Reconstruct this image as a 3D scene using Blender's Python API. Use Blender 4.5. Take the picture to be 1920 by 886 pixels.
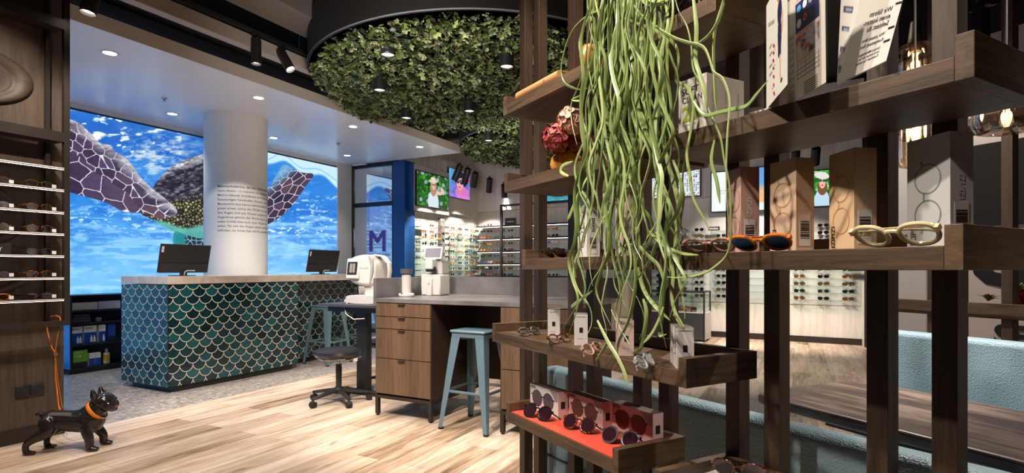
import bpy, math, random
import numpy as np
from mathutils import Vector, Matrix
C = bpy.context.scene
COL = C.collection
for o in list(bpy.data.objects): bpy.data.objects.remove(o)
R = math.radians; PI = math.pi
random.seed(7); RNG = np.random.default_rng(7)

# ------------------------------------------------------------------ camera, world, exposure
F, H, HY = 1044.0, 1.2, 504.0          # focal length in pixels of a 1920-wide frame, eye height, horizon row
cam_data = bpy.data.cameras.new('camera'); cam = bpy.data.objects.new('camera', cam_data); COL.objects.link(cam)
cam.location = (0, 0, H); cam.rotation_euler = (R(90), 0, 0)
cam_data.sensor_width = 36; cam_data.lens = 36*F/1920; cam_data.shift_y = (HY-443)/1920
cam_data.clip_start = 0.02; cam_data.clip_end = 60
C.camera = cam
C.view_settings.view_transform = 'Standard'; C.view_settings.look = 'None'
C.view_settings.exposure = 0.65; C.view_settings.gamma = 1.0; C.view_settings.use_curve_mapping = False
C.cycles.use_denoising = True
C.cycles.max_bounces = 7; C.cycles.diffuse_bounces = 3; C.cycles.glossy_bounces = 3; C.cycles.transmission_bounces = 6; C.cycles.transparent_max_bounces = 8
C.cycles.sample_clamp_indirect = 4.0
C.cycles.caustics_reflective = False; C.cycles.caustics_refractive = False
world = bpy.data.worlds.new('world'); C.world = world; world.use_nodes = True
world.node_tree.nodes['Background'].inputs[0].default_value = (0.66, 0.78, 1.0, 1)
world.node_tree.nodes['Background'].inputs[1].default_value = 0.17

WARM = (1.0, 0.88, 0.77); NEUT = (1.0, 0.95, 0.90)
def spot(loc, target, power, angle=50, blend=0.4, color=WARM, size=0.04, parent=None):
    d = bpy.data.lights.new('spot_light', 'SPOT'); d.energy = power; d.spot_size = R(angle); d.spot_blend = blend
    d.color = color; d.shadow_soft_size = size
    o = bpy.data.objects.new('spot_light', d); COL.objects.link(o)
    o.location = loc; o.rotation_euler = (Vector(target)-Vector(loc)).to_track_quat('-Z', 'Y').to_euler()
    if parent: o.parent = parent
    return o

# room frames: RF(s,t): s runs along the counter away from the viewer, t towards the mural
A_ANG = R(62.65)
def frame(ox, oy, ang):
    ca, sa = math.cos(ang), math.sin(ang)
    return lambda x, y: (ox+x*ca-y*sa, oy+x*sa+y*ca)
RF = frame(-3.305, 5.35, A_ANG)
K_ANG = R(-60.5); KF = frame(.864, 1.08, K_ANG)          # oak display rack: x to the right, y away
D_ANG = R(-27.35)                                        # desk and things facing the viewer
BW_ANG = math.atan2(8.76-12.48, 5.51+.777); BF = frame(-.777, 12.48, BW_ANG)   # back wall
def gp(u, v, z):                                          # point on the level z seen at column u, row v
    Y = (H-z)*F/(v-HY); return ((u-960)/F*Y, Y)
def inv(ang, o, p):
    dx, dy = p[0]-o[0], p[1]-o[1]; return (dx*math.cos(ang)+dy*math.sin(ang), -dx*math.sin(ang)+dy*math.cos(ang))

# general shop lighting: added spots at ceiling track height without bodies, most above view
for (x, y, tx, ty, tz, p, a) in (
    (-1.42, 4.235, -.85, 4.5, .3, 120, 46), (-1.3, 2.2, -1.2, 4.3, 0, 210, 60), (-2.0, 3.3, -2.9, 3.9, 0, 90, 48), (-0.9, 2.6, -.35, 4.35, .4, 240, 46),
    (.0, 1.2, -.9, 3.3, 0, 170, 60),
    (-1.6, 3.0, -2.6, 6.0, .6, 200, 50), (-1.0, 3.6, -1.6, 7.0, .6, 200, 46), (-2.6, 2.9, -3.7, 5.2, .5, 70, 40),
    (-1.2, .35, .95, 1.15, .85, 150, 52), (-1.0, .9, .45, 1.75, .9, 140, 50), (-1.1, 1.6, .15, 2.2, .7, 90, 40),
    (.0, .2, 1.0, .95, 1.2, 45, 52), (2.4, 1.2, 1.35, 1.9, .75, 150, 60), (1.3, 3.2, 1.0, 1.9, .75, 150, 62), (1.0, 3.4, 2.2, 2.9, .8, 220, 60),
    (2.0, 3.9, 3.9, 4.2, 1.2, 130, 66), (1.4, 5.6, 1.6, 7.2, 0, 150, 70), (.6, 6.6, 1.2, 8.6, 0.3, 120, 60), (3.4, 5.6, 4.0, 7.4, 0, 130, 70),
    (-2.3, 2.3, -3.75, 3.7, 1.4, 190, 62)):
    spot((x, y, 3.35), (tx, ty, tz), p, a, .5)

# ------------------------------------------------------------------ materials
MATS = {}
class NT:
    def __init__(s, name):
        s.m = bpy.data.materials.new(name); s.m.use_nodes = True; s.t = s.m.node_tree; s.n = s.t.nodes
        s.n.clear(); s.out = s.n.new('ShaderNodeOutputMaterial'); s.b = s.n.new('ShaderNodeBsdfPrincipled')
        s.link(s.b.outputs[0], s.out.inputs[0])
    def link(s, a, b): s.t.links.new(a, b)
    def set(s, inp, v):
        if hasattr(v, 'links') or hasattr(v, 'is_linked'): s.link(v, inp)
        elif isinstance(v, (tuple, list)) and len(v) == 3 and inp.type == 'RGBA': inp.default_value = (*v, 1)
        else: inp.default_value = v
    def node(s, typ, ins=None, **props):
        nd = s.n.new(typ)
        for k, v in props.items(): setattr(nd, k, v)
        for k, v in (ins or {}).items(): s.set(nd.inputs[k], v)
        return nd
    def math(s, op, a, b=0.0, c=0.0):
        nd = s.n.new('ShaderNodeMath'); nd.operation = op
        s.set(nd.inputs[0], a); s.set(nd.inputs[1], b); s.set(nd.inputs[2], c); return nd.outputs[0]
    def mix(s, f, a, b):
        nd = s.n.new('ShaderNodeMix'); nd.data_type = 'RGBA'
        s.set(nd.inputs[0], f); s.set(nd.inputs[6], a); s.set(nd.inputs[7], b); return nd.outputs[2]
    def ramp(s, f, stops):
        nd = s.n.new('ShaderNodeValToRGB'); s.set(nd.inputs[0], f)
        e = nd.color_ramp.elements
        while len(e) < len(stops): e.new(.5)
        for i, (p, c) in enumerate(stops):
            e[i].position = p; e[i].color = (*c, 1) if len(c) == 3 else c
        return nd.outputs[0]
    def coord(s, scale=(1, 1, 1), rot=(0, 0, 0), loc=(0, 0, 0), kind='Object'):
        tc = s.n.new('ShaderNodeTexCoord'); mp = s.n.new('ShaderNodeMapping')
        mp.inputs['Scale'].default_value = scale; mp.inputs['Rotation'].default_value = rot; mp.inputs['Location'].default_value = loc
        s.link(tc.outputs[kind], mp.inputs[0]); return mp.outputs[0]
    def noise(s, vec, scale, detail=4, rough=.55, dist=0.0):
        nd = s.node('ShaderNodeTexNoise', {'Scale': scale, 'Detail': detail, 'Roughness': rough, 'Distortion': dist}); s.link(vec, nd.inputs['Vector']); return nd.outputs[0]
    def bump(s, h, strength=.3, dist=.01):
        nd = s.node('ShaderNodeBump', {'Strength': strength, 'Distance': dist}); s.link(h, nd.inputs['Height']); s.link(nd.outputs[0], s.b.inputs['Normal'])
    def fin(s, col=None, rough=.5, metal=0.0, **kw):
        if col is not None: s.set(s.b.inputs['Base Color'], col)
        s.set(s.b.inputs['Roughness'], rough); s.set(s.b.inputs['Metallic'], metal)
        for k, v in kw.items(): s.set(s.b.inputs[k], v)
        return s.m
def srgb(r, g, b):
    f = lambda c: (c/255/12.92 if c/255 <= .04045 else ((c/255+.055)/1.055)**2.4)
    return (f(r), f(g), f(b))
def simple(name, col, rough=.5, metal=0.0, var=.06, **kw):
    if name in MATS: return MATS[name]
    t = NT(name); v = t.coord(); n = t.noise(v, 9, 3)
    c2 = tuple(max(0, x*(1-var*2)) for x in col)
    m = t.fin(t.mix(n, c2, col), rough, metal, **kw); MATS[name] = m; return m
def glow(name, col, strength):
    if name in MATS: return MATS[name]
    t = NT(name); m = t.fin((0, 0, 0), .5); t.set(t.b.inputs['Emission Color'], col); t.b.inputs['Emission Strength'].default_value = strength
    MATS[name] = m; return m
def wood(name, c1, c2, axis='x', scale=1.0, rough=.5, bump=.25, spec=.5):
    if name in MATS: return MATS[name]
    t = NT(name); st = 2.6*scale; ac = 44*scale
    sc = {'x': (st, ac, ac), 'y': (ac, st, ac), 'z': (ac, ac, st)}[axis]
    v = t.coord(sc); n = t.noise(v, 1.0, 6, .65, .6); n2 = t.noise(v, 5.0, 4, .7)
    big = t.noise(t.coord(tuple(x*.16 for x in sc)), 1.0, 3)
    f = t.math('MULTIPLY_ADD', n2, .35, t.math('MULTIPLY', n, .65))
    f = t.math('MULTIPLY_ADD', big, .45, t.math('MULTIPLY', f, .75))
    col = t.ramp(f, [(.42, c1), (.56, tuple(.5*(a+b) for a, b in zip(c1, c2))), (.72, c2)])
    t.bump(f, bump, .004); m = t.fin(col, rough, **{'Specular IOR Level': spec}); MATS[name] = m; return m
OAK1, OAK2 = srgb(28, 19, 13), srgb(108, 84, 60)
M_oakx = wood('dark_oak_lengthwise', OAK1, OAK2, 'x'); M_oaky = wood('dark_oak_crosswise', OAK1, OAK2, 'y'); M_oakz = wood('dark_oak_upright', srgb(22, 14, 10), srgb(80, 60, 44), 'z')
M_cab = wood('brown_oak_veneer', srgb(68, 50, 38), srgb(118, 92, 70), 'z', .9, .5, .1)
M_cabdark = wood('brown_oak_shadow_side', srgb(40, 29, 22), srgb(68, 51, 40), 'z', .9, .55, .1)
M_panel = wood('smoked_oak_wall_panel', srgb(34, 27, 21), srgb(90, 74, 60), 'z', .8, .55, .15)
M_relief = wood('carved_smoked_oak', srgb(34, 27, 21), srgb(78, 63, 50), 'x', .5, .62, .2)
M_greige = wood('greige_wood_cladding', srgb(186, 178, 168), srgb(222, 216, 208), 'z', .35, .6, .05)
M_greige2 = wood('pale_wood_cabinet', srgb(170, 150, 130), srgb(205, 185, 165), 'z', .5, .6, .05)
M_black = simple('matt_black_metal', (.016, .015, .015), .45)
M_blacksoft = simple('black_plastic', (.02, .02, .022), .38)
M_bronze = simple('dark_bronze_metal', (.052, .042, .036), .42, .6)
M_white = simple('white_paint', (.80, .78, .76), .55, var=.01)
M_offwhite = simple('warm_white_fascia', (.66, .59, .51), .6, var=.02)
M_canopy = simple('satin_white_ceiling_panel', (.90, .90, .92), .24, var=.01)
M_plast = simple('white_plastic', (.58, .56, .53), .32, var=.01)
M_plastg = simple('grey_plastic', (.34, .32, .31), .4)
M_chrome = simple('chrome', (.75, .75, .76), .15, 1.0, var=.01)
M_alu = simple('brushed_aluminium', (.55, .53, .52), .35, 1.0, var=.02)
M_teal = simple('teal_blue_enamel', srgb(100, 126, 140), .35, .0, var=.05)
M_rubber = simple('black_rubber', (.012, .012, .012), .7)
M_concrete = NT('grey_concrete_laminate'); _v = M_concrete.coord(); _n = M_concrete.noise(_v, 2.6, 6, .6, .8)
M_concrete = M_concrete.fin(M_concrete.ramp(_n, [(.3, srgb(82, 80, 80)), (.7, srgb(128, 126, 126))]), .38)
M_marble = NT('pale_stone_slab'); _v = M_marble.coord(); _n = M_marble.noise(_v, 3, 8, .65, 1.2)
M_marble = M_marble.fin(M_marble.ramp(_n, [(.3, srgb(160, 146, 134)), (.6, srgb(206, 194, 184))]), .35)
M_seat = simple('black_leatherette', (.018, .017, .018), .3)
M_orange = simple('orange_leather', srgb(226, 122, 30), .45)
M_red = simple('coral_red_card', srgb(226, 84, 62), .6, var=.02)
M_glass = NT('clear_glass')
def thin_glass(name, tint=(.9, .97, .95), refl=.12, rough=.02):
    if name in MATS: return MATS[name]
    t = NT(name); tr = t.node('ShaderNodeBsdfTransparent', {'Color': tint}); gl = t.node('ShaderNodeBsdfGlossy', {'Color': (1, 1, 1), 'Roughness': rough})
    mx = t.node('ShaderNodeMixShader'); fr = t.node('ShaderNodeLayerWeight', {'Blend': .25})
    t.link(t.math('MULTIPLY_ADD', fr.outputs['Facing'], .35, refl), mx.inputs[0])
    t.link(tr.outputs[0], mx.inputs[1]); t.link(gl.outputs[0], mx.inputs[2]); t.link(mx.outputs[0], t.out.inputs[0])
    MATS[name] = t.m; return t.m
M_pane = thin_glass('thin_clear_glass'); M_shelfglass = thin_glass('greenish_shelf_glass', (.93, .98, .965), .05)
M_amber = thin_glass('smoked_amber_glass', (.66, .56, .47), .24)

# floor of oak planks
t = NT('oak_plank_floor'); v = t.coord()
br = t.node('ShaderNodeTexBrick', {'Color1': (0, 0, 0), 'Color2': (1, 1, 1), 'Mortar': (0, 0, 0), 'Scale': 1.0, 'Mortar Size': .0012, 'Brick Width': 1.35, 'Row Height': .19, 'Bias': 0.0}, offset=.37, offset_frequency=2)
t.link(v, br.inputs['Vector'])
g = t.noise(t.coord((1.5, 22, 1)), 1.0, 7, .68, 1.2); g2 = t.noise(t.coord((.7, 5, 1)), 1.3, 4, .6, .8)
sep = t.node('ShaderNodeSeparateColor'); t.link(br.outputs['Color'], sep.inputs[0])
f = t.math('ADD', t.math('MULTIPLY', g, .55), t.math('MULTIPLY', g2, .45)); f = t.math('ADD', f, t.math('MULTIPLY_ADD', sep.outputs[0], .20, -.10))
col = t.ramp(f, [(.28, srgb(96, 74, 56)), (.38, srgb(156, 130, 106)), (.50, srgb(198, 174, 150)), (.66, srgb(228, 212, 194))])
kn = t.noise(t.coord((2.2, 7, 1)), 1.5, 2, .5); kn = t.ramp(kn, [(.64, (0, 0, 0)), (.74, (1, 1, 1))])
col = t.mix(t.math('MULTIPLY', kn, .55), col, srgb(110, 78, 58))
gap = br.outputs['Fac']; col = t.mix(t.math('MULTIPLY', gap, .6), col, srgb(92, 66, 50))
t.bump(f, .12, .003); M_floor = t.fin(col, .42)
# terrazzo
t = NT('grey_terrazzo'); v = t.coord()
vo = t.node('ShaderNodeTexVoronoi', {'Scale': 34.0}); t.link(v, vo.inputs['Vector']); vo2 = t.node('ShaderNodeTexVoronoi', {'Scale': 75.0}); t.link(v, vo2.inputs['Vector'])
s1 = t.node('ShaderNodeSeparateColor'); t.link(vo.outputs['Color'], s1.inputs[0]); s2 = t.node('ShaderNodeSeparateColor'); t.link(vo2.outputs['Color'], s2.inputs[0])
col = t.ramp(s1.outputs[0], [(0, srgb(120, 110, 104)), (.45, srgb(168, 158, 150)), (.8, srgb(186, 178, 170)), (1, srgb(214, 208, 200))])
col = t.mix(.4, col, t.ramp(s2.outputs[1], [(0, srgb(96, 88, 84)), (1, srgb(206, 198, 190))]))
M_terrazzo = t.fin(col, .35)
# blue pebbled leather
t = NT('pale_blue_pebbled_leather'); v = t.coord()
vo = t.node('ShaderNodeTexVoronoi', {'Scale': 210.0}); t.link(v, vo.inputs['Vector']); n = t.noise(v, 110, 3)
hgt = t.math('ADD', vo.outputs['Distance'], n); t.bump(hgt, .55, .004)
M_leather = t.fin(t.mix(t.noise(v, 5), srgb(122, 154, 168), srgb(154, 184, 196)), .36)
# table top
t = NT('worn_walnut_top'); n = t.noise(t.coord((1.2, 9, 9)), 1.4, 7, .65, 1.0); n2 = t.noise(t.coord((1, 2, 1)), 2.2, 3)
f = t.math('MULTIPLY_ADD', n, .6, t.math('MULTIPLY', n2, .4))
M_table = t.fin(t.ramp(f, [(.40, srgb(50, 41, 38)), (.50, srgb(96, 80, 72)), (.60, srgb(150, 132, 120))]), .36)

# fish-scale tiles (local x along the facade, z up)
def scale_tiles(name, c1, c2, c3):
    t = NT(name); W, P = .134, .0735; r = W/2+.001
    tc = t.n.new('ShaderNodeTexCoord'); sp = t.n.new('ShaderNodeSeparateXYZ'); t.link(tc.outputs['UV'], sp.inputs[0])
    x, z = sp.outputs[0], sp.outputs[1]
    j = t.math('CEIL', t.math('DIVIDE', z, P)); dy = t.math('SUBTRACT', t.math('MULTIPLY', j, P), z)
    def dx_of(jj):
        off = t.math('MULTIPLY', t.math('FLOORED_MODULO', jj, 2.0), .5)
        q = t.math('SUBTRACT', t.math('DIVIDE', x, W), off); i = t.math('ROUND', q)
        return t.math('MULTIPLY', t.math('ABSOLUTE', t.math('SUBTRACT', q, i)), W), t.math('ADD', i, off)
    dx1, i1 = dx_of(j); jb = t.math('SUBTRACT', j, 1.0); dx0, i0 = dx_of(jb)
    d1 = t.math('SQRT', t.math('ADD', t.math('MULTIPLY', dx1, dx1), t.math('MULTIPLY', dy, dy)))
    arc = t.math('ABSOLUTE', t.math('SUBTRACT', d1, r)); g1 = t.math('LESS_THAN', arc, .0036)
    stub = t.math('MULTIPLY', t.math('LESS_THAN', dx1, .0034), t.math('GREATER_THAN', dy, r))
    grout = t.math('MAXIMUM', g1, stub)
    ins = t.math('LESS_THAN', d1, r)
    idx = t.math('ADD', t.math('MULTIPLY', ins, i1), t.math('MULTIPLY', t.math('SUBTRACT', 1.0, ins), i0))
    idy = t.math('ADD', t.math('MULTIPLY', ins, j), t.math('MULTIPLY', t.math('SUBTRACT', 1.0, ins), jb))
    cb = t.n.new('ShaderNodeCombineXYZ'); t.link(idx, cb.inputs[0]); t.link(idy, cb.inputs[1])
    wn = t.node('ShaderNodeTexWhiteNoise'); wn.noise_dimensions = '2D'; t.link(cb.outputs[0], wn.inputs['Vector'])
    n = t.noise(tc.outputs['UV'], 22, 5, .7, 1.5)
    f = t.math('ADD', t.math('MULTIPLY', wn.outputs[0], .5), t.math('MULTIPLY', n, .6))
    col = t.ramp(f, [(.25, c1), (.55, c2), (.85, c3)])
    col = t.mix(grout, col, srgb(205, 198, 188))
    hh = t.math('ADD', t.math('MULTIPLY', t.math('SUBTRACT', 1.0, grout), 1.0), t.math('MULTIPLY', n, .45))
    t.bump(hh, .5, .006)
    return t.fin(col, t.math('MULTIPLY_ADD', grout, .5, .12))
M_scale = scale_tiles('teal_fish_scale_tiles', srgb(5, 26, 30), srgb(10, 54, 60), srgb(24, 88, 92))

# ------------------------------------------------------------------ mesh building
class MB:
    def __init__(s): s.v = []; s.f = []; s.mi = []; s.cur = 0; s.uv = None; s.M = None; s.c = []; s.col = None
    def add(s, vs, fs):
        o = len(s.v)
        if s.M is not None: vs = [tuple(s.M @ Vector(p)) for p in vs]
        s.v += [tuple(p) for p in vs]; s.f += [tuple(i+o for i in f) for f in fs]; s.mi += [s.cur]*len(fs)
        s.c += [s.col or (1, 1, 1)]*len(vs); return s
    def box(s, x0, x1, y0, y1, z0, z1):
        vs = [(x, y, z) for z in (z0, z1) for y in (y0, y1) for x in (x0, x1)]
        return s.add(vs, [(0, 2, 3, 1), (4, 5, 7, 6), (0, 1, 5, 4), (2, 6, 7, 3), (0, 4, 6, 2), (1, 3, 7, 5)])
    def hexa(s, p): return s.add(p, [(0, 3, 2, 1), (4, 5, 6, 7), (0, 1, 5, 4), (1, 2, 6, 5), (2, 3, 7, 6), (3, 0, 4, 7)])
    def prism(s, poly, a0, a1, axis='y'):
        n = len(poly)
        mk = {'y': lambda p, a: (p[0], a, p[1]), 'z': lambda p, a: (p[0], p[1], a), 'x': lambda p, a: (a, p[0], p[1])}[axis]
        vs = [mk(p, a0) for p in poly]+[mk(p, a1) for p in poly]
        fs = [tuple(range(n)), tuple(range(2*n-1, n-1, -1))]+[(i, i+n, (i+1) % n+n, (i+1) % n) for i in range(n)]
        return s.add(vs, fs)
    def tube(s, path, r, n=8, closed=False, flat=None, cap=True):
        P = [Vector(p) for p in path]; m = len(P)
        rs = r if isinstance(r, (list, tuple)) else [r]*m
        T = []
        for i in range(m):
            a = P[(i-1) % m] if (closed or i > 0) else P[i]; b = P[(i+1) % m] if (closed or i < m-1) else P[i]
            d = (b-a); T.append(d.normalized() if d.length > 1e-9 else Vector((0, 0, 1)))
        up = Vector((0, 0, 1)) if abs(T[0].z) < .9 else Vector((1, 0, 0))
        if flat and len(flat) > 2: up = Vector(flat[2])
        N = (up-T[0]*up.dot(T[0])).normalized(); vs = []
        for i in range(m):
            N = (N-T[i]*N.dot(T[i]))
            N = N.normalized() if N.length > 1e-6 else Vector((1, 0, 0))
            Bn = T[i].cross(N)
            for k in range(n):
                a = 2*PI*k/n; ca, sa = math.cos(a), math.sin(a)
                if flat: p = P[i]+N*(ca*flat[0]*rs[i])+Bn*(sa*flat[1]*rs[i])
                else: p = P[i]+(N*ca+Bn*sa)*rs[i]
                vs.append(tuple(p))
        fs = []
        for i in range(m if closed else m-1):
            j = (i+1) % m
            for k in range(n): fs.append((i*n+k, i*n+(k+1) % n, j*n+(k+1) % n, j*n+k))
        if not closed and cap: fs += [tuple(range(n-1, -1, -1)), tuple((m-1)*n+k for k in range(n))]
        return s.add(vs, fs)
    def cyl(s, p0, p1, r0, r1=None, n=20): return s.tube([p0, p1], [r0, r0 if r1 is None else r1], n)
    def lathe(s, prof, n=28, c=(0, 0, 0), axis='z', rf=None):
        vs = []
        for (r, z) in prof:
            for k in range(n):
                a = 2*PI*k/n; rr = r*(rf(a) if rf else 1)
                p = (rr*math.cos(a), rr*math.sin(a), z)
                if axis == 'y': p = (p[0], z, p[1])
                if axis == 'x': p = (z, p[0], p[1])
                vs.append((p[0]+c[0], p[1]+c[1], p[2]+c[2]))
        m = len(prof); fs = [(i*n+k, i*n+(k+1) % n, (i+1)*n+(k+1) % n, (i+1)*n+k) for i in range(m-1) for k in range(n)]
        if prof[0][0] > 1e-6: fs.append(tuple(range(n-1, -1, -1)))
        if prof[-1][0] > 1e-6: fs.append(tuple((m-1)*n+k for k in range(n)))
        return s.add(vs, fs)
    def ell(s, c, rad, n=16, m=10, rot=None):
        vs = []; fs = []
        for i in range(m+1):
            th = PI*i/m
            for k in range(n):
                a = 2*PI*k/n; p = Vector((rad[0]*math.sin(th)*math.cos(a), rad[1]*math.sin(th)*math.sin(a), rad[2]*math.cos(th)))
                if rot is not None: p = rot @ p
                vs.append(tuple(p+Vector(c)))
        for i in range(m):
            for k in range(n): fs.append((i*n+k, (i+1)*n+k, (i+1)*n+(k+1) % n, i*n+(k+1) % n))
        return s.add(vs, fs)
    def build(s, name, mats, parent=None, loc=None, rz=0.0, bevel=0.0, smooth=True, seg=2, colattr=False, angle=35):
        me = bpy.data.meshes.new(name); me.from_pydata(s.v, [], s.f)
        for m in (mats if isinstance(mats, (list, tuple)) else [mats]): me.materials.append(m)
        if any(s.mi): me.polygons.foreach_set('material_index', s.mi)
        if colattr:
            ca = me.color_attributes.new('Col', 'FLOAT_COLOR', 'POINT')
            ca.data.foreach_set('color', np.array([(*c, 1) for c in s.c], dtype=np.float32).ravel())
        me.validate()
        if smooth:
            me.polygons.foreach_set('use_smooth', [True]*len(me.polygons)); me.set_sharp_from_angle(angle=R(angle))
        o = bpy.data.objects.new(name, me); COL.objects.link(o)
        if parent: o.parent = parent
        if loc is not None: o.location = loc
        o.rotation_euler.z = rz
        if bevel > 0:
            b = o.modifiers.new('bevel', 'BEVEL'); b.width = bevel; b.segments = seg; b.limit_method = 'ANGLE'; b.angle_limit = R(40)
        return o
def tag(o, label=None, cat=None, group=None, kind=None):
    if label: o['label'] = label
    if cat: o['category'] = cat
    if group: o['group'] = group
    if kind: o['kind'] = kind
    return o
def thing(name, label, cat, loc=(0, 0, 0), rz=0.0, group=None):
    o = bpy.data.objects.new(name, None); COL.objects.link(o); o.location = loc; o.rotation_euler = (0, 0, rz); o.empty_display_size = .1
    return tag(o, label, cat, group)
def struct(o): o['kind'] = 'structure'; return o
def dup(root, loc, rz, label=None, group=None):
    r = root.copy(); COL.objects.link(r); r.location = loc; r.rotation_euler = (root.rotation_euler.x, root.rotation_euler.y, rz)
    if label: r['label'] = label
    if group: r['group'] = group
    for ch in list(root.children):
        c = ch.copy(); COL.objects.link(c); c.parent = r
        for g in list(ch.children):
            d = g.copy(); COL.objects.link(d); d.parent = c
    return r
def text_geo(s, size=1.0, bold=0.0, align='LEFT', space=1.0, sx=1.0):
    cu = bpy.data.curves.new('t', 'FONT'); cu.body = s; cu.size = size; cu.align_x = align; cu.offset = bold*size; cu.space_character = space; cu.resolution_u = 3
    o = bpy.data.objects.new('t', cu); COL.objects.link(o); bpy.context.view_layer.update()
    me = bpy.data.meshes.new_from_object(o.evaluated_get(bpy.context.evaluated_depsgraph_get()))
    vs = [(v.co.x*sx, v.co.y) for v in me.vertices]; fs = [tuple(p.vertices) for p in me.polygons]
    bpy.data.objects.remove(o); bpy.data.curves.remove(cu); bpy.data.meshes.remove(me)
    return vs, fs
def lettering(mb, s, size, fn, **kw):
    """text outlines placed on a surface: fn maps (x, y) of the text plane to a 3-D point"""
    vs, fs = text_geo(s, size, **kw); mb.add([fn(x, y) for x, y in vs], fs); return mb
# ================================================================== THE SETTING
# floors (room frame: local x along the planks)
o = MB(); o.box(-9, 16, -16, -.615, -.1, 0); struct(o.build('floor', M_floor, None, (*RF(0, 0), 0), A_ANG, smooth=False))
o = MB(); o.box(-9, 16, -.615, 6, -.1, 0); struct(o.build('floor_terrazzo', M_terrazzo, None, (*RF(0, 0), 0), A_ANG, smooth=False))
o = MB(); o.box(-9, 16, -16, 6, 4.3, 4.4); struct(o.build('ceiling', simple('black_painted_ceiling', (.022, .019, .018), .8), None, (*RF(0, 0), 0), A_ANG, smooth=False))
# pale concrete underside behind the beam
M_soff = simple('raw_concrete_soffit', (.30, .27, .24), .8)
o = MB(); o.box(-1.5, 3.2, -1.15, -.2, 4.02, 4.3); struct(o.build('ceiling_soffit', M_soff, None, (*RF(0, 0), 0), A_ANG, smooth=False))

# turtle light wall
def fbm(x, y, seed=0, octv=5, sx=1., sy=1.):
    r = np.random.default_rng(seed); tot = np.zeros_like(x); amp = 1.; s = 0
    for k in range(octv):
        g = r.random((64, 64)); fx = x*sx*2**k; fy = y*sy*2**k; ix = np.floor(fx).astype(int); iy = np.floor(fy).astype(int)
        tx = fx-ix; ty = fy-iy; tx = tx*tx*(3-2*tx); ty = ty*ty*(3-2*ty)
        a = g[iy % 64, ix % 64]; b = g[iy % 64, (ix+1) % 64]; c = g[(iy+1) % 64, ix % 64]; d = g[(iy+1) % 64, (ix+1) % 64]
        tot += amp*((a*(1-tx)+b*tx)*(1-ty)+(c*(1-tx)+d*tx)*ty); s += amp; amp *= .55
    return tot/s
def voro(x, y, seed=0, jit=.8):
    r = np.random.default_rng(seed); gx = r.random((97, 97)); gy = r.random((97, 97)); gc = r.random((97, 97))
    ix = np.floor(x).astype(int); iy = np.floor(y).astype(int); f1 = np.full(x.shape, 9.); f2 = np.full(x.shape, 9.); cc = np.zeros(x.shape)
    for a in (-1, 0, 1):
        for b in (-1, 0, 1):
            jx, jy = ix+a, iy+b; px = jx+.5+jit*(gx[jy % 97, jx % 97]-.5); py = jy+.5+jit*(gy[jy % 97, jx % 97]-.5)
            d = np.hypot(x-px, y-py); n = d < f1; f2 = np.where(n, f1, np.minimum(f2, d)); cc = np.where(n, gc[jy % 97, jx % 97], cc); f1 = np.where(n, d, f1)
    return f1, f2, cc
def inpoly(x, y, P):
    c = np.zeros(x.shape, bool); n = len(P)
    for i in range(n):
        x0, y0 = P[i]; x1, y1 = P[(i+1) % n]
        if y0 == y1: continue
        c ^= ((y0 > y) != (y1 > y)) & (x < (x1-x0)*(y-y0)/(y1-y0)+x0)
    return c
def lerp(a, b, t): t = np.clip(t, 0, 1)[..., None]; return a*(1-t)+b*t
def col(*c): return np.array(c, float)
def smooth_poly(P, n=6):
    out = []; m = len(P)
    for i in range(m):
        p0, p1, p2, p3 = (np.array(P[(i+k-1) % m], float) for k in range(4))
        for t in np.arange(n)/n: out.append(tuple(.5*((2*p1)+(-p0+p2)*t+(2*p0-5*p1+4*p2-p3)*t*t+(-p0+3*p1-3*p2+p3)*t**3)))
    return out
def to_lin(c): c = np.clip(c/255., 0, 1); return np.where(c <= .04045, c/12.92, ((c+.055)/1.055)**2.4)
M_print = {}
def lightbox_mat(strength, name):
    t = NT(name); a = t.node('ShaderNodeAttribute'); a.attribute_name = 'Col'
    t.fin((.01, .01, .01), .25); t.link(a.outputs[0], t.b.inputs['Emission Color']); t.b.inputs['Emission Strength'].default_value = strength; return t.m
def print_mat(name, rough=.4):
    t = NT(name); a = t.node('ShaderNodeAttribute'); a.attribute_name = 'Col'
    t.fin(None, rough); t.link(a.outputs[0], t.b.inputs['Base Color']); return t.m
def picture(name, w, h, nx, ny, fn, m, parent=None, loc=None, rz=0):
    """a printed or lit picture: fine grid in the local xz plane, colours from fn(x, z) (0..1)"""
    X, Z = np.meshgrid(np.linspace(0, 1, nx), np.linspace(0, 1, ny)); rgb = to_lin(fn(X, Z))
    V = np.stack([X.ravel()*w, np.zeros(nx*ny), Z.ravel()*h], 1)
    i = np.arange(nx*ny).reshape(ny, nx); Q = np.stack([i[:-1, :-1], i[:-1, 1:], i[1:, 1:], i[1:, :-1]], -1).reshape(-1, 4)
    me = bpy.data.meshes.new(name); me.vertices.add(len(V)); me.vertices.foreach_set('co', V.astype(np.float32).ravel())
    me.loops.add(Q.size); me.loops.foreach_set('vertex_index', Q.ravel().astype(np.int32)); me.polygons.add(len(Q))
    me.polygons.foreach_set('loop_start', (np.arange(len(Q))*4).astype(np.int32)); me.update(calc_edges=True)
    ca = me.color_attributes.new('Col', 'FLOAT_COLOR', 'POINT'); ca.data.foreach_set('color', np.concatenate([rgb.reshape(-1, 3), np.ones((nx*ny, 1))], 1).astype(np.float32).ravel())
    me.materials.append(m); o = bpy.data.objects.new(name, me); COL.objects.link(o)
    if parent: o.parent = parent
    if loc: o.location = loc
    o.rotation_euler.z = rz; return o

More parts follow.
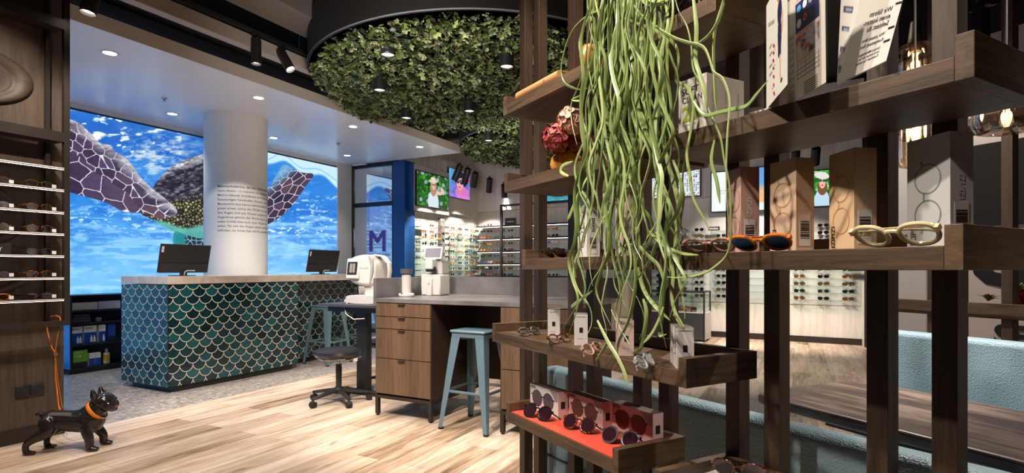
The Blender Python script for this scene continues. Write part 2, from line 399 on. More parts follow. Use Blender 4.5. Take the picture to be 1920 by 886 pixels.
S0, S1, Z0, Z1 = -1.2, 4.515, .10, 3.12
def turtle(X, Z):
    s = S0+X*(S1-S0); z = Z0+Z*(Z1-Z0); ca, sa = math.cos(A_ANG), math.sin(A_ANG)
    wx = -3.305+s*ca-2.3*sa; wy = 5.35+s*sa+2.3*ca; u = 960+F*wx/wy; v = HY-(z-H)*F/wy
    n1 = fbm(u, v, 1, 5, 1/70, 1/26); n2 = fbm(u, v, 2, 5, 1/26, 1/9); n3 = fbm(u, v, 3, 4, 1/9, 1/4)
    c = lerp(col(20, 96, 196), col(62, 150, 228), n1*1.3-.1)
    c = lerp(c, col(120, 190, 246), (v-400)/110+(n1-.5)*.5)
    c = lerp(c, col(90, 176, 248), (v-520)/60)
    c = lerp(c, col(140, 205, 250), np.clip((n2-.55)*4, 0, .7))
    c = lerp(c, col(225, 244, 255), np.clip((n3-.6)*6, 0, .8)*(np.exp(-((v-(402+.06*u))/26)**2))); c = lerp(c, col(170, 220, 252), np.clip((fbm(u, v, 6, 4, 1/60, 1/7)-.52)*5, 0, .55)*(v > 400))
    # sunlit surface, upper left, with bright patches
    surf = 196+(u-131)*.22
    band = np.exp(-((v-surf-34)/42)**2)*(u < 500)
    c = lerp(c, col(26, 88, 180), band*.7)
    f1, f2, cc = voro(u/21+(n1-.5)*2, v/12+(n2-.5)*2+u/60, 5, .95)
    c = lerp(c, col(240, 248, 255), np.clip((n2*1.3-.76)*7, 0, 1)*np.clip(band*1.5, 0, 1)*(u < 340)); c = lerp(c, col(244, 250, 255), np.clip((.26-f1)*8, 0, 1)*(cc > .72)*np.clip(band*1.5, 0, 1)*(u < 290))
    c = lerp(c, col(200, 214, 226), np.clip((n3-.45)*5, 0, 1)*np.exp(-(((u-300)/58)**2+((v-290)/34)**2)))
    c = lerp(c, col(176, 196, 214), np.clip((n2-.42)*4, 0, 1)*.7*np.exp(-(((u-318)/62)**2+((v-282)/36)**2)))
    w = 236+(u-330)*.30+9*np.sin(u/15)
    c = lerp(c, col(214, 236, 250), ((v < w-6) & (u > 268+(v-197)*1.1) & (u < 500)).astype(float)*.9)
    w2 = 300+(u-503)*.30+7*np.sin(u/11)+np.clip((u-560)*.12, 0, 12)
    c = lerp(c, col(205, 232, 248), ((v < w2) & (u >= 500)).astype(float)*.92)
    c = lerp(c, col(120, 190, 232), (np.abs(v-w2) < 2.2).astype(float)*(u > 500)*.8)
    c = lerp(c, col(130, 196, 236), (np.abs(v-w2+11+3*np.sin(u/9)) < 1.6).astype(float)*(u > 500)*.8)
    c = lerp(c, col(46, 128, 214), ((u > 505) & (v > w2)).astype(float)*np.clip(1-(v-w2)/90, 0, 1)*.7)
    c = lerp(c, col(220, 240, 255), np.clip((n3-.6)*8, 0, 1)*((u > 505) & (v > 360) & (v < 440))*.7)
    # body
    body = smooth_poly([(264, 398), (278, 372), (291, 345), (315, 318), (345, 300), (384, 289), (430, 292), (455, 330), (470, 420), (430, 452), (384, 447), (340, 440), (306, 424), (282, 410)])
    B = inpoly(u, v, body)
    bc = lerp(col(38, 34, 48), col(150, 150, 162), np.clip((n3-.35)*2.2, 0, 1))
    wr = np.abs(np.sin((u*.5+v*1.0)/3.6+n2*9)); bc = lerp(bc, col(22, 18, 30), np.clip(wr*1.6-.8, 0, 1)*.8)
    bc = lerp(bc, col(236, 242, 248), np.clip(1-(v-(289+np.maximum(0, (384-u))*.42))/15, 0, 1)*(n3*1.2))
    f1, f2, cc = voro(u/6.0, v/6.0, 9, .95); sc = lerp(col(14, 16, 18), lerp(col(110, 106, 70), col(190, 184, 130), cc), (f2-f1-.12)*2.6)
    bc = lerp(bc, sc, np.clip((v-362-(384-u)*.12)/14, 0, 1)); 
    und = np.clip((v-(420-(384-u)*.05+6*np.sin(u/17)))/6, 0, 1); bc = lerp(bc, lerp(col(58, 140, 140), col(122, 196, 176), n2), und)
    c = np.where(B[..., None], bc, c)
    # lower hind flipper
    hp = inpoly(u, v, smooth_poly([(326, 436), (348, 440), (372, 446), (384, 448), (384, 470), (374, 464), (368, 478), (340, 490), (328, 484)]))
    f1, f2, cc = voro(u/9, v/9, 12, .8); hc = lerp(col(24, 110, 120), col(60, 168, 172), n2); hc = lerp(hc, lerp(col(160, 214, 214), col(20, 40, 66), (f2-f1)*5), np.clip((u-344)/8, 0, 1))
    c = np.where(hp[..., None], hc, c)
    # near flipper with its mosaic of plates
    fl = smooth_poly([(100, 205), (131, 223), (150, 232), (170, 250), (188, 268), (207, 272), (216, 284), (240, 300), (262, 330), (284, 352), (305, 368), (326, 386), (332, 397), (325, 405), (300, 410), (270, 399), (232, 396), (200, 380), (160, 368), (131, 360), (100, 350)])
    P = inpoly(u, v, fl); top = np.interp(u, [100, 131, 150, 170, 188, 216, 240, 262, 284, 305, 326, 340], [205, 223, 232, 250, 268, 284, 300, 330, 352, 368, 386, 397])
    dd = v-top; sz = np.clip(13+dd*.14, 12, 30)
    a = R(34); uu = (u*math.cos(a)+v*math.sin(a)); vv = (-u*math.sin(a)+v*math.cos(a))
    f1, f2, cc = voro(uu/22+n1*.5+n3*.10, vv/16+n3*.10, 21, .95); f1b, f2b, ccb = voro(uu/40+n3*.06, vv/32+n3*.06, 23, .9)
    big = dd > 62; e = np.where(big, (f2b-f1b)*1.5, f2-f1); ci = np.where(big, ccb, cc)
    pc = lerp(col(54, 40, 66), col(92, 74, 110), ci); pc = lerp(pc, col(112, 72, 66), np.clip((u-200)/90, 0, 1)*ci*.7*(dd > 30)); pc = pc*(1-.28*np.abs(n3-.5)[..., None]*2)
    pc = lerp(col(232, 234, 244), pc, np.clip((e-.03)*26, 0, 1))
    pc = lerp(pc, col(222, 220, 226)*(.62+.5*n3[..., None]), np.clip(1-dd/26+ (n2-.5)*1.4, 0, 1)*.92)
    c = np.where(P[..., None], pc, c)
    # far flipper
    f2l = smooth_poly([(470, 330), (500, 352), (516, 332), (531, 309), (548, 315), (566, 323), (588, 327), (574, 348), (556, 374), (536, 398), (503, 420), (480, 424)])
    P = inpoly(u, v, f2l); f1, f2, cc = voro(u/15+v/30, v/14, 31, .8)
    pc = lerp(col(48, 36, 62), col(92, 66, 84), cc); pc = lerp(col(226, 230, 240), pc, np.clip((f2-f1-.03)*20, 0, 1))
    pc = lerp(pc, col(120, 190, 236), np.clip(((531-u)*.8+(345-v))/26, 0, .8)); c = np.where(P[..., None], pc, c)
    edge = (z < Z0+.0)|(z > Z1-.022); c = np.where(edge[..., None], col(6, 14, 30), c)
    return c
M_mural = lightbox_mat(.74, 'backlit_sea_turtle_print')
mural = thing('lightbox_mural', 'x', 'mural', (*RF(0, 2.3), 0), A_ANG)
picture('print_panel', S1-S0, Z1-Z0, 1040, 560, turtle, M_mural, mural, (S0, 0, Z0))
def water(X, Z):
    n1 = fbm(X*5, Z*9, 1, 4); return lerp(lerp(col(140, 200, 250), col(50, 140, 225), Z*1.3+(n1-.5)), col(235, 245, 255), np.clip((n1-.6)*6, 0, .8)*(Z > .5))
picture('print_panel', 3.4, Z1-Z0, 120, 110, water, M_mural, mural, (S0-3.4, 0, Z0))
tag(mural, 'backlit sea turtle photograph covering the wall behind the counter', 'mural')
o = MB(); o.box(-4.8, 4.515, 2.31, 2.5, 0, 3.9); o.box(4.515, 4.907, 2.28, 2.5, 0, 3.2); struct(o.build('wall_back', M_white, None, (*RF(0, 0), 0), A_ANG, smooth=False))

# dropped white ceiling panel with downlights
o = MB(); o.box(-4.8, 4.78, -.25, 2.5, 3.18, 3.30); pan = struct(o.build('ceiling_canopy', M_canopy, None, (*RF(0, 0), 0), A_ANG, smooth=False))
o = MB(); o.box(-4.8, 4.785, -.262, -.25, 3.178, 3.302); o.box(4.78, 4.79, -.25, 2.5, 3.178, 3.302); struct(o.build('trim_canopy', M_offwhite, None, (*RF(0, 0), 0), A_ANG, smooth=False))
M_lampglow = glow('warm_white_lamp', (1.0, .93, .84), 9.0); M_lampsoft = glow('soft_lamp', (1.0, .9, .8), 1.6)
dl = [(206, 99, 'above the left end of the counter'), (323, 213, 'left of the column near the mural'), (485, 183, 'in front of the white column'), (513, 258, 'right of the column near the mural'),
      (662, 237, 'over the far half of the counter'), (651, 291, 'in the corner by the glazed door'), (787, 275, 'nearest the tip of the white canopy')]
for i, (u, v, where) in enumerate(dl):
    Y = (3.18-H)*F/(HY-v); x = (u-960)/F*Y
    t_ = thing('recessed_downlight', 'round recessed downlight '+where, 'ceiling light', (x, Y, 3.18), 0, 'downlights in the white canopy')
    a = MB(); a.lathe([(.052, -.001), (.056, -.006), (.078, -.004), (.082, .0), (.05, .0)], 32); a.build('trim_ring', M_white, t_)
    a = MB(); a.lathe([(0.0, -.0015), (.052, -.0015)], 28); a.build('diffuser', M_lampglow, t_)
    spot((0, 0, -.012), (0.0, 0, -1), 32 if i != 2 else 60, 95 if i != 2 else 60, .7, NEUT, .05, t_)
for i, (u, v) in enumerate(((308, 184), (634, 268))):
    Y = (3.18-H)*F/(HY-v); x = (u-960)/F*Y
    a = MB(); a.lathe([(.0, -.0), (.035, -.0), (.03, -.008), (.012, -.012), (.012, -.03), (.022, -.034), (.022, -.038), (0, -.038)], 16)
    tag(a.build('fire_sprinkler', M_alu, None, (x, Y, 3.18)), ('fire sprinkler on the white canopy left of the column', 'fire sprinkler on the white canopy over the far monitor')[i], 'sprinkler')

# column with printed text
CX, CY, CR = -3.614, 7.299, .377
o = MB(); o.lathe([(CR, 0), (CR, 3.18)], 96, (CX, CY, 0)); column = struct(o.build('pillar_round', M_white))
txt = ['Meeresschildkröte, die (lat. Chelonioidea) Sub-', 'stantiv, feminin – in tropischen und suptropischen', 'Meeren lebende Schildkröte mit Panzer und', 'flossenartigen Gliedmaßen (Paddeln) anstelle', 'Meeresschildkröten können mehrere hundert Kilo-',
       'gramm schwer und an die 100 Jahre alt werden', 'Ihre Augen sind ans Wasser angepasst Die', 'Augenlinse gleicht der Brechung aus und', 'sodass Schildkröten auch unter Wasser scharf', 'sehen. Da sich die Augen seitlich am Kopf', 'befinden, ist ihnen fast ein Rundumblick']
best = min((abs(960+F*(CX+CR*math.cos(a))/(CY+CR*math.sin(a))-408), a) for a in np.linspace(-PI, 0, 900) if -math.cos(a)*CX-math.sin(a)*CY > CR*.99)
A0 = best[1]; tm = MB()
for i, s in enumerate(txt):
    vs, fs = text_geo(s, .052, bold=.012 if i == 0 else .002)
    k = (.72 if i else .80)/max(p[0] for p in vs); k = min(k, 1.35); z = 1.2+(HY-352-i*8.2)/F*6.98
    rr = CR+.0015; tm.add([(CX+rr*math.cos(A0+x*k/rr), CY+rr*math.sin(A0+x*k/rr), z+y*.8) for x, y in vs], fs)
tag(tm.build('column_text', simple('brown_vinyl_lettering', srgb(84, 66, 52), .6), None, smooth=False), 'block of printed German text wrapping round the white column', 'lettering')

# glazed partition at the end of the counter zone (local x = towards the viewer's right)
PANG = D_ANG; PF = RF(4.907, 2.3)
M_navy = simple('blue_painted_wall', srgb(8, 66, 128), .5, var=.02); M_dkframe = simple('anthracite_door_frame', srgb(26, 32, 42), .4)
par = thing('glazed_partition', 'dark framed glass door panel with transom and purple letter between pilaster and blue wall', 'glass partition', (*PF, 0), PANG)
o = MB(); w = 1.05; 
for x0, x1, z0, z1 in ((0, .05, 0, 3.18), (w-.05, w, 0, 3.18), (.05, w-.05, 3.12, 3.18), (.05, w-.05, 2.38, 2.46), (.05, w-.05, 0, .08), (.05, w-.05, 1.02, 1.08)): o.box(x0, x1, -.03, .03, z0, z1)
o.build('frame', M_dkframe, par, bevel=.003, smooth=False)
for z0, z1 in ((2.46, 3.12), (1.08, 2.38), (.08, 1.02)):
    o = MB(); o.box(.05, w-.05, -.004, .004, z0, z1); o.build('pane', thin_glass('reflective_pane', (.80, .84, .90), .30, .0), par, smooth=False)
def banner(X, Z):
    n = fbm(X*6, Z*14, 44, 4); c = lerp(col(196, 206, 232), col(150, 178, 226), n*1.4-.2); c = lerp(c, col(40, 110, 190), np.clip((Z-.72)*9, 0, 1)); c = lerp(c, col(16, 60, 130), np.clip((fbm(X*5, Z*40, 45, 4)-.5)*5, 0, 1)*(Z > .74)); return c
bn = picture('poster_panel', .62, 1.85, 60, 160, banner, lightbox_mat(.42, 'pale_blue_banner_print'), par, (.40, .05, 1.12))
M_purple = simple('purple_vinyl', srgb(84, 58, 150), .5)
lm = MB(); lettering(lm, 'M', .58, lambda x, y: (.40+x, -.012, 1.53+y)); lettering(lm, 'M', .58, lambda x, y: (.425+x, -.0125, 1.53+y)); lm.build('letter', M_purple, par, smooth=False)
lm = MB()
for i, s in enumerate(('IDENTITÄT', 'Meisterbetrieb für', 'Augenoptik und', 'Kontaktlinsen im', 'Herzen der Stadt', 'seit Generationen')): lettering(lm, s, .05 if i else .06, lambda x, y, i=i: (.38+x, -.010, 1.90-.062*i+y))
lettering(lm, 'KONTAKTLINSEN', .07, lambda x, y: (.38+x, -.010, 1.44+y)); lm.build('small_print', simple('dark_blue_vinyl', srgb(60, 64, 120), .5), par, smooth=False)
o = MB(); o.box(0, 1.05, .9, 1.0, 0, 3.3); struct(o.build('wall_lobby', simple('lobby_grey_wall', (.42, .40, .40), .6), None, (*PF, 0), PANG, smooth=False))
o = MB(); o.box(w, w+.26, -.05, .25, 0, 3.18); struct(o.build('wall_blue', M_navy, None, (*PF, 0), PANG, smooth=False))

# side wall with glass shelving (room frame t = 1.03) and its bulkhead boxes
o = MB(); o.box(4.95, 7.6, 1.03, 1.2, 0, 4.2); struct(o.build('wall_side', M_greige, None, (*RF(0, 0), 0), A_ANG, smooth=False))
o = MB(); o.box(4.96, 6.12, .87, 1.03, 2.28, 3.12); o.box(6.12, 7.55, .94, 1.03, 2.34, 3.4); struct(o.build('wall_side_bulkhead', M_greige, None, (*RF(0, 0), 0), A_ANG, smooth=False))
o = MB(); o.box(4.945, 4.96, .86, 1.05, 2.27, 3.13); struct(o.build('trim_bulkhead', M_navy, None, (*RF(0, 0), 0), A_ANG, smooth=False))
# back wall
o = MB(); o.box(-.3, 7.33, 0, .2, 0, 4.2); struct(o.build('wall_far', M_greige, None, (*BF(0, 0), 0), BW_ANG, smooth=False))
o = MB(); o.box(-.1, 7.3, -.12, 0, 2.47, 3.55); struct(o.build('wall_far_bulkhead', M_greige, None, (*BF(0, 0), 0), BW_ANG, smooth=False))
o = MB(); o.box(2.2, 7.3, -.02, 0, 0, .1); struct(o.build('baseboard_far', M_bronze, None, (*BF(0, 0), 0), BW_ANG, smooth=False))
o = MB(); o.box(7.33, 7.43, -.25, .2, 0, 3.6); struct(o.build('trim_post', M_bronze, None, (*BF(0, 0), 0), BW_ANG, smooth=False))

# display wall at the left edge (room frame t = -.60, ends at s = -1.118)
o = MB(); o.box(-4.2, -1.118, -.60, -.45, 0, 3.9); struct(o.build('wall_left', M_panel, None, (*RF(0, 0), 0), A_ANG, smooth=False))
o = MB(); o.box(-4.2, -1.116, -.612, -.60, 0, .10); struct(o.build('baseboard_left', M_bronze, None, (*RF(0, 0), 0), A_ANG, smooth=False))
# wall behind the far right
RW = (3.35, 5.2); RW_ANG = R(-63); RWF = frame(*RW, RW_ANG)
M_rwall = simple('rosy_white_wall', srgb(196, 184, 178), .6, var=.01)
o = MB(); o.box(0, 5, 0, .15, 0, 3.05); struct(o.build('wall_right', M_rwall, None, (*RW, 0), RW_ANG, smooth=False))
o = MB(); o.box(0, 5, .02, .15, 3.05, 4.3); struct(o.build('wall_right_upper', simple('dark_upper_wall', (.008, .007, .007), .9), None, (*RW, 0), RW_ANG, smooth=False))
# ---- camera-side enclosure so that light stays in the shop
o = MB(); o.box(-9, 16, -16.2, -16, 0, 4.3); o.box(-9.2, -9, -16, 6, 0, 4.3); o.box(16, 16.2, -16, 6, 0, 4.3); struct(o.build('wall_outer', M_greige, None, (*RF(0, 0), 0), A_ANG, smooth=False))
# dark ducts and beams of the open ceiling
M_duct = simple('dark_duct', (.05, .043, .04), .5); M_beam = simple('warm_grey_beam', (.42, .36, .31), .7); M_beamd = simple('brown_grey_duct', (.15, .125, .105), .6)
o = MB(); o.box(-2.5, 2.2, -.90, -.80, 3.24, 3.36); tag(o.build('ceiling_beam', M_beam, None, (*RF(0, 0), 0), A_ANG, bevel=.004, smooth=False), 'pale warm-grey beam running above the white canopy edge', 'beam')
o = MB(); o.box(-2.5, 2.0, -1.42, -1.02, 3.50, 3.78); tag(o.build('ventilation_duct', M_beamd, None, (*RF(0, 0), 0), A_ANG, bevel=.004, smooth=False), 'brown-grey rectangular duct above the track left of the plant ceiling', 'duct')
for i, (z, t0, rr) in enumerate(((3.62, .0, .07), (3.8, .35, .11), (3.55, .55, .05))):
    o = MB(); o.cyl(RF(-2, t0)+(z,), RF(4.5, t0)+(z,), rr, n=16); tag(o.build('ceiling_pipe', M_duct), ('dark pipe just above the canopy edge', 'thick dark pipe over the middle of the canopy', 'thin dark pipe deepest above the canopy')[i], 'pipe')
o = MB(); o.cyl(RF(4.3, -.9)+(3.55,), RF(8.6, -1.9)+(3.45,), .11, n=20); tag(o.build('ceiling_pipe', M_duct), 'round duct past the canopy tip above the track spots', 'pipe')
for i in range(3):
    o = MB(); o.box(5.0+i*.9, 5.12+i*.9, -3, 1.0, 3.75, 3.95)
    tag(o.build('ceiling_girder', M_duct, None, (*RF(0, 0), 0), A_ANG, smooth=False), ('nearest', 'middle', 'farthest')[i]+' dark cross girder beyond the canopy tip', 'girder')
for i, (y, z) in enumerate(((3.4, 3.9), (4.2, 3.7), (5.0, 4.0))):
    o = MB(); o.box(-3, 6, -.07, .07, -.12, .12); tag(o.build('ceiling_joist', M_beamd, None, (2.8, y, z), R(-25), smooth=False), ('nearest', 'middle', 'farthest')[i]+' dark joist under the ceiling behind the pendants', 'joist')
# ================================================================== COUNTER (room frame)
CL = 2.95
cnt = thing('service_counter', 'long service counter clad in teal fish scale tiles under a pale stone slab', 'counter', (*RF(0, 0), 0), A_ANG)
o = MB(); o.box(-.005, CL, -.005, .79, 1.052, 1.128); o.build('countertop', M_marble, cnt, bevel=.004, smooth=False)
def tile_quad(name, p0, p1, z0, z1, parent, thick=.02):
    """tiled face from p0 to p1 (left to right seen from outside), solid slab with metre UVs"""
    d = Vector((p1[0]-p0[0], p1[1]-p0[1], 0)); L = d.length; n = Vector((-d.y, d.x, 0)).normalized()*thick
    me = bpy.data.meshes.new(name); a, b = Vector((*p0, 0)), Vector((*p1, 0))
    vs = [a+Vector((0, 0, z0)), b+Vector((0, 0, z0)), b+Vector((0, 0, z1)), a+Vector((0, 0, z1)), a+n+Vector((0, 0, z0)), b+n+Vector((0, 0, z0)), b+n+Vector((0, 0, z1)), a+n+Vector((0, 0, z1))]
    fs = [(0, 1, 2, 3), (5, 4, 7, 6), (4, 0, 3, 7), (1, 5, 6, 2), (3, 2, 6, 7), (4, 5, 1, 0)]
    me.from_pydata([tuple(v) for v in vs], [], fs); uv = me.uv_layers.new(name='UVMap')
    for p in me.polygons:
        for li in p.loop_indices:
            v = me.vertices[me.loops[li].vertex_index].co; uv.data[li].uv = ((v-a).dot(d.normalized())+.02, v.z-.035)
    me.materials.append(M_scale); o = bpy.data.objects.new(name, me); COL.objects.link(o); o.parent = parent; return o
tile_quad('tiled_end_panel', (0, .79), (0, 0), .062, 1.045, cnt)
tile_quad('tiled_front_panel', (0, 0), (1.56, 0), .062, 1.045, cnt)
tile_quad('tiled_front_panel', (1.56, .26), (CL-.02, .26), .062, 1.045, cnt)
o = MB(); o.box(.02, 1.56, .02, .77, .062, 1.045); o.box(1.56, CL-.02, .28, .77, .062, 1.045); o.build('carcass', simple('dark_teal_carcass', (.01, .03, .035), .5), cnt, smooth=False)
o = MB(); o.box(-.003, .003, -.003, .003, .06, 1.052); o.box(1.557, 1.563, -.003, .26, .06, 1.045); o.box(0, 1.56, -.004, .0, 1.043, 1.053); o.build('corner_trim', M_bronze, cnt, smooth=False)
o = MB(); o.box(.08, 1.50, .03, .74, 0, .062); o.box(1.5, CL-.06, .29, .74, 0, .062); o.build('plinth', M_black, cnt, smooth=False)

def make_monitor(s, t, ang, label):
    r = thing('monitor', label, 'monitor', (*RF(s, t), 1.128), A_ANG+ang)
    o = MB(); o.M = Matrix.Translation((0, 0, .035)) @ Matrix.Rotation(R(13), 4, 'X')
    o.box(-.27, .27, .0, .012, 0, .30); o.box(-.26, .26, -.012, 0, .0, .105); o.build('housing', M_blacksoft, r, bevel=.003)
    o = MB(); o.M = Matrix.Translation((0, 0, .035)) @ Matrix.Rotation(R(13), 4, 'X'); o.box(-.262, .262, .0122, .013, .012, .292); o.build('screen', glow('monitor_screen', (.5, .65, .9), .4), r, smooth=False)
    o = MB(); o.M = Matrix.Translation((0, 0, .035)) @ Matrix.Rotation(R(13), 4, 'X'); o.box(-.255, -.233, -.0015, 0, .215, .275); o.build('badge', M_white, r, smooth=False)
    o = MB(); o.M = Matrix.Translation((0, 0, .035)) @ Matrix.Rotation(R(13), 4, 'X')
    lettering(o, 'Lenovo', .013, lambda x, y: (-.249+.010-y, -.002, .222+x)); o.build('badge_text', M_black, r, smooth=False)
    o = MB(); o.tube([(-.01, -.03, .0), (-.01, -.04, .04), (.01, -.045, .055), (.10, -.04, .055)], .006, 8); o.build('cable', M_plast, r)
    o = MB(); o.box(-.10, .10, -.06, .10, 0, .008); o.box(-.03, .03, -.02, .02, .008, .10); o.build('stand', M_blacksoft, r, bevel=.002)
    return r
make_monitor(.40, .40, 0, 'black monitor seen from behind on the near end of the counter, left of the column')
make_monitor(2.32, .40, 0, 'black monitor seen from behind on the far half of the counter, right of the column')

# low shelf unit under the mural
M_navydk = simple('dark_navy_laminate', srgb(26, 32, 46), .45); M_blueside = simple('light_blue_side_panel', srgb(60, 140, 220), .4)
su = thing('low_shelf_unit', 'low dark shelving with a light blue side under the turtle mural', 'shelf unit', (*RF(.065, 1.94), 0), A_ANG)
o = MB(); o.box(.02, 1.4, .32, .34, .06, .885); o.box(1.38, 1.4, 0, .32, .06, .885); o.box(.0, .02, 0, .34, .06, .885); o.build('carcass', M_navydk, su, smooth=False)
o = MB(); o.box(-.006, 0, .0, .345, .06, .9); o.build('side_panel', M_blueside, su, smooth=False)
o = MB(); o.box(-.006, 1.41, -.005, .345, .885, .9); o.build('top_board', M_navydk, su, smooth=False)
SZ = (.065, .335, .58, .728)
for z in SZ:
    o = MB(); o.box(.02, 1.38, 0, .32, z-.02, z); o.build('shelf', M_navydk, su, smooth=False)
o = MB(); o.box(0, 1.4, .02, .33, 0, .045); o.build('plinth', M_black, su, smooth=False)
SUF = frame(*RF(.065, 1.94), A_ANG)
M_pack = simple('white_card', (.75, .74, .72), .5, var=.01); M_pblue = simple('deep_blue_print', srgb(22, 70, 160), .45); M_pgreen = simple('green_print', srgb(104, 168, 40), .45); M_cyan = simple('cyan_print', srgb(60, 190, 230), .45)
def packet(name, label, cat, x, z, w, h, d, base, accent, text=None, band=(.0, .5), group=None, tcol=None, y=.04):
    r = thing(name, label, cat, (*SUF(x, y), z), A_ANG, group)
    o = MB(); o.box(0, w, 0, d, 0, h); o.build('carton', base, r, bevel=.001, smooth=False)
    o = MB(); o.box(.0, w, -.001, 0, h*band[0], h*band[1]); o.build('printed_band', accent, r, smooth=False)
    if text:
        o = MB()
        for i, s in enumerate(text): lettering(o, s, w*.26, lambda X, Y, i=i: (w*.08+X, -.0018, h*(.80-.2*i)+Y))
        o.build('print', tcol or M_pblue, r, smooth=False)
    return r
for i, (x, w, lb) in enumerate(((.025, .115, 'leftmost'), (.155, .13, 'second'), (.31, .072, 'third'))):
    r = packet('lens_solution_box', lb+' white and blue lens solution box on the middle shelf under the mural', 'box', x, .335, w, .205, .10, M_pack, M_pblue, ('ReNu',), (0, .62), 'lens solution boxes on the low shelf', M_navydk)
    o = MB()
    for k in ((.58, .82) if w > .1 else (.7,)): o.lathe([(.012, 0), (.012, .05), (.006, .062), (.006, .075), (0, .08)], 12, (w*k, -.0, .012), 'z')
    o.build('bottle_print', M_pack, r)
packet('blue_box', 'solid blue box at the right end of the middle shelf under the mural', 'box', .41, .335, .08, .20, .10, M_pblue, M_navydk, None, (0, .3))
packet('tablet_box', 'green box with white lettering standing on the bottom shelf under the mural', 'box', .045, .065, .145, .20, .09, M_black, M_pgreen, ('OXY', 'TAB'), (.32, 1.0), None, M_pack)
for i in range(2): packet('saline_box', ('left', 'right')[i]+' one of the two small white and blue boxes beside the green box', 'box', .21+i*.062, .065, .058, .150, .06, M_pack, M_pblue, ('ReNu',), (.0, .6), 'small saline boxes on the bottom shelf')
r = thing('lens_bottle', 'white bottle with a yellow label on the bottom shelf under the mural', 'bottle', (*SUF(.42, .10), .065), A_ANG)
o = MB(); o.lathe([(.03, 0), (.034, .004), (.034, .12), (.02, .135), (.012, .14), (.012, .155), (.016, .155), (.014, .175), (0, .18)], 20); o.build('body', M_pack, r)
o = MB(); o.lathe([(.0345, .03), (.0345, .11)], 20); o.build('bottle_label', simple('yellow_label', srgb(220, 184, 50), .5), r)
o = MB(); o.box(.0, .26, .02, .26, 0, .085); tag(o.build('brochure_stack', simple('cream_paper', srgb(206, 196, 184), .6), None, (*SUF(.03, .01), .728), A_ANG), 'wide stack of cream brochures at the left on the top shelf under the mural', 'brochures')
o = MB(); o.box(.0, .24, .02, .26, 0, .09); tag(o.build('brochure_stack', simple('lilac_paper', srgb(186, 186, 205), .6), None, (*SUF(.30, .01), .728), A_ANG), 'stack of pale lilac brochures right of the cream ones under the mural', 'brochures')
for i in range(3):
    o = MB(); o.box(0, .19-.01*i, 0, .2, 0, .032); tag(o.build('folded_cloth', simple('grey_microfibre', srgb(84, 86, 96), .9), None, (*SUF(.045+.005*i, .05), .58+.033*i), A_ANG, bevel=.012), ('lowest', 'middle', 'topmost')[i]+' grey folded cloth in the pile on the second shelf under the mural', 'cloth', 'grey cloths in the low shelf')
o = MB(); o.lathe([(0, 0), (.03, 0), (.04, .03), (.03, .045), (0, .05)], 20); tag(o.build('small_dish', M_plastg, None, (*SUF(.33, .1), .58)), 'small grey dish on the second shelf under the mural', 'dish')

# ================================================================== DESK
DX, DY = -1.112-.012, 4.589
DF = frame(DX, DY, D_ANG)
desk = thing('sales_desk', 'oak veneer sales desk with drawers and a grey concrete-look top', 'desk', (DX, DY, 0), D_ANG)
DL, DD = 1.78, .95
o = MB(); o.box(-.012, DL, -.015, DD, .928, .962); o.build('tabletop', M_concrete, desk, bevel=.002, smooth=False)
o = MB(); o.box(-.012, .02, -.015, DD, .962, 1.126); o.box(-.012, .02, -.016, DD, .90, .962); o.box(.02, DL, DD-.03, DD, .962, 1.126); o.build('upstand', M_concrete, desk, bevel=.002, smooth=False)
def cabinet(x0, x1, splits):
    o = MB(); o.box(x0, x0+.02, .0, DD-.1, .17, .928); o.box(x1-.02, x1, .0, DD-.1, .17, .928); o.box(x0+.02, x1-.02, DD-.12, DD-.1, .17, .928); o.box(x0+.02, x1-.02, .02, DD-.12, .17, .19)
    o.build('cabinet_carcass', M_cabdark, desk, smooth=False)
    for i in range(len(splits)-1):
        dr = MB(); dr.box(x0+.012, x1-.004, -.012, .008, splits[i]+.003, splits[i+1]-.003); d = dr.build('drawer', M_cab, desk, bevel=.0012, smooth=False)
        xm = (x0+x1)/2; hd = MB(); hd.box(xm-.035, xm+.035, -.03, -.012, splits[i+1]-.010, splits[i+1]-.006); hd.build('pull', M_bronze, d, smooth=False)
cabinet(0, .56, (.185, .475, .715, .815, .925)); cabinet(1.17, 1.74, (.185, .475, .925))
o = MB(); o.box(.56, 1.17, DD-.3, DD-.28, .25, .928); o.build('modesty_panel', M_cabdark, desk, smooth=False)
for x0, x1 in ((0, .56), (1.17, 1.74)):
    o = MB(); o.box(x0, x1, -.004, .03, .145, .172); o.box(x0, x1, DD-.13, DD-.1, .145, .172); o.box(x0, x0+.03, .03, DD-.13, .145, .172); o.box(x1-.03, x1, .03, DD-.13, .145, .172); o.build('base_rail', M_bronze, desk, smooth=False)
    for x in (x0, x1-.03):
        for y in (-.004, DD-.13):
            o = MB(); o.box(x, x+.03, y, y+.03, .012, .145); o.cyl((x+.015, y+.015, 0), (x+.015, y+.015, .005), .013, n=12); o.cyl((x+.015, y+.015, .005), (x+.015, y+.015, .013), .005, n=8); o.build('leg', M_bronze, desk)

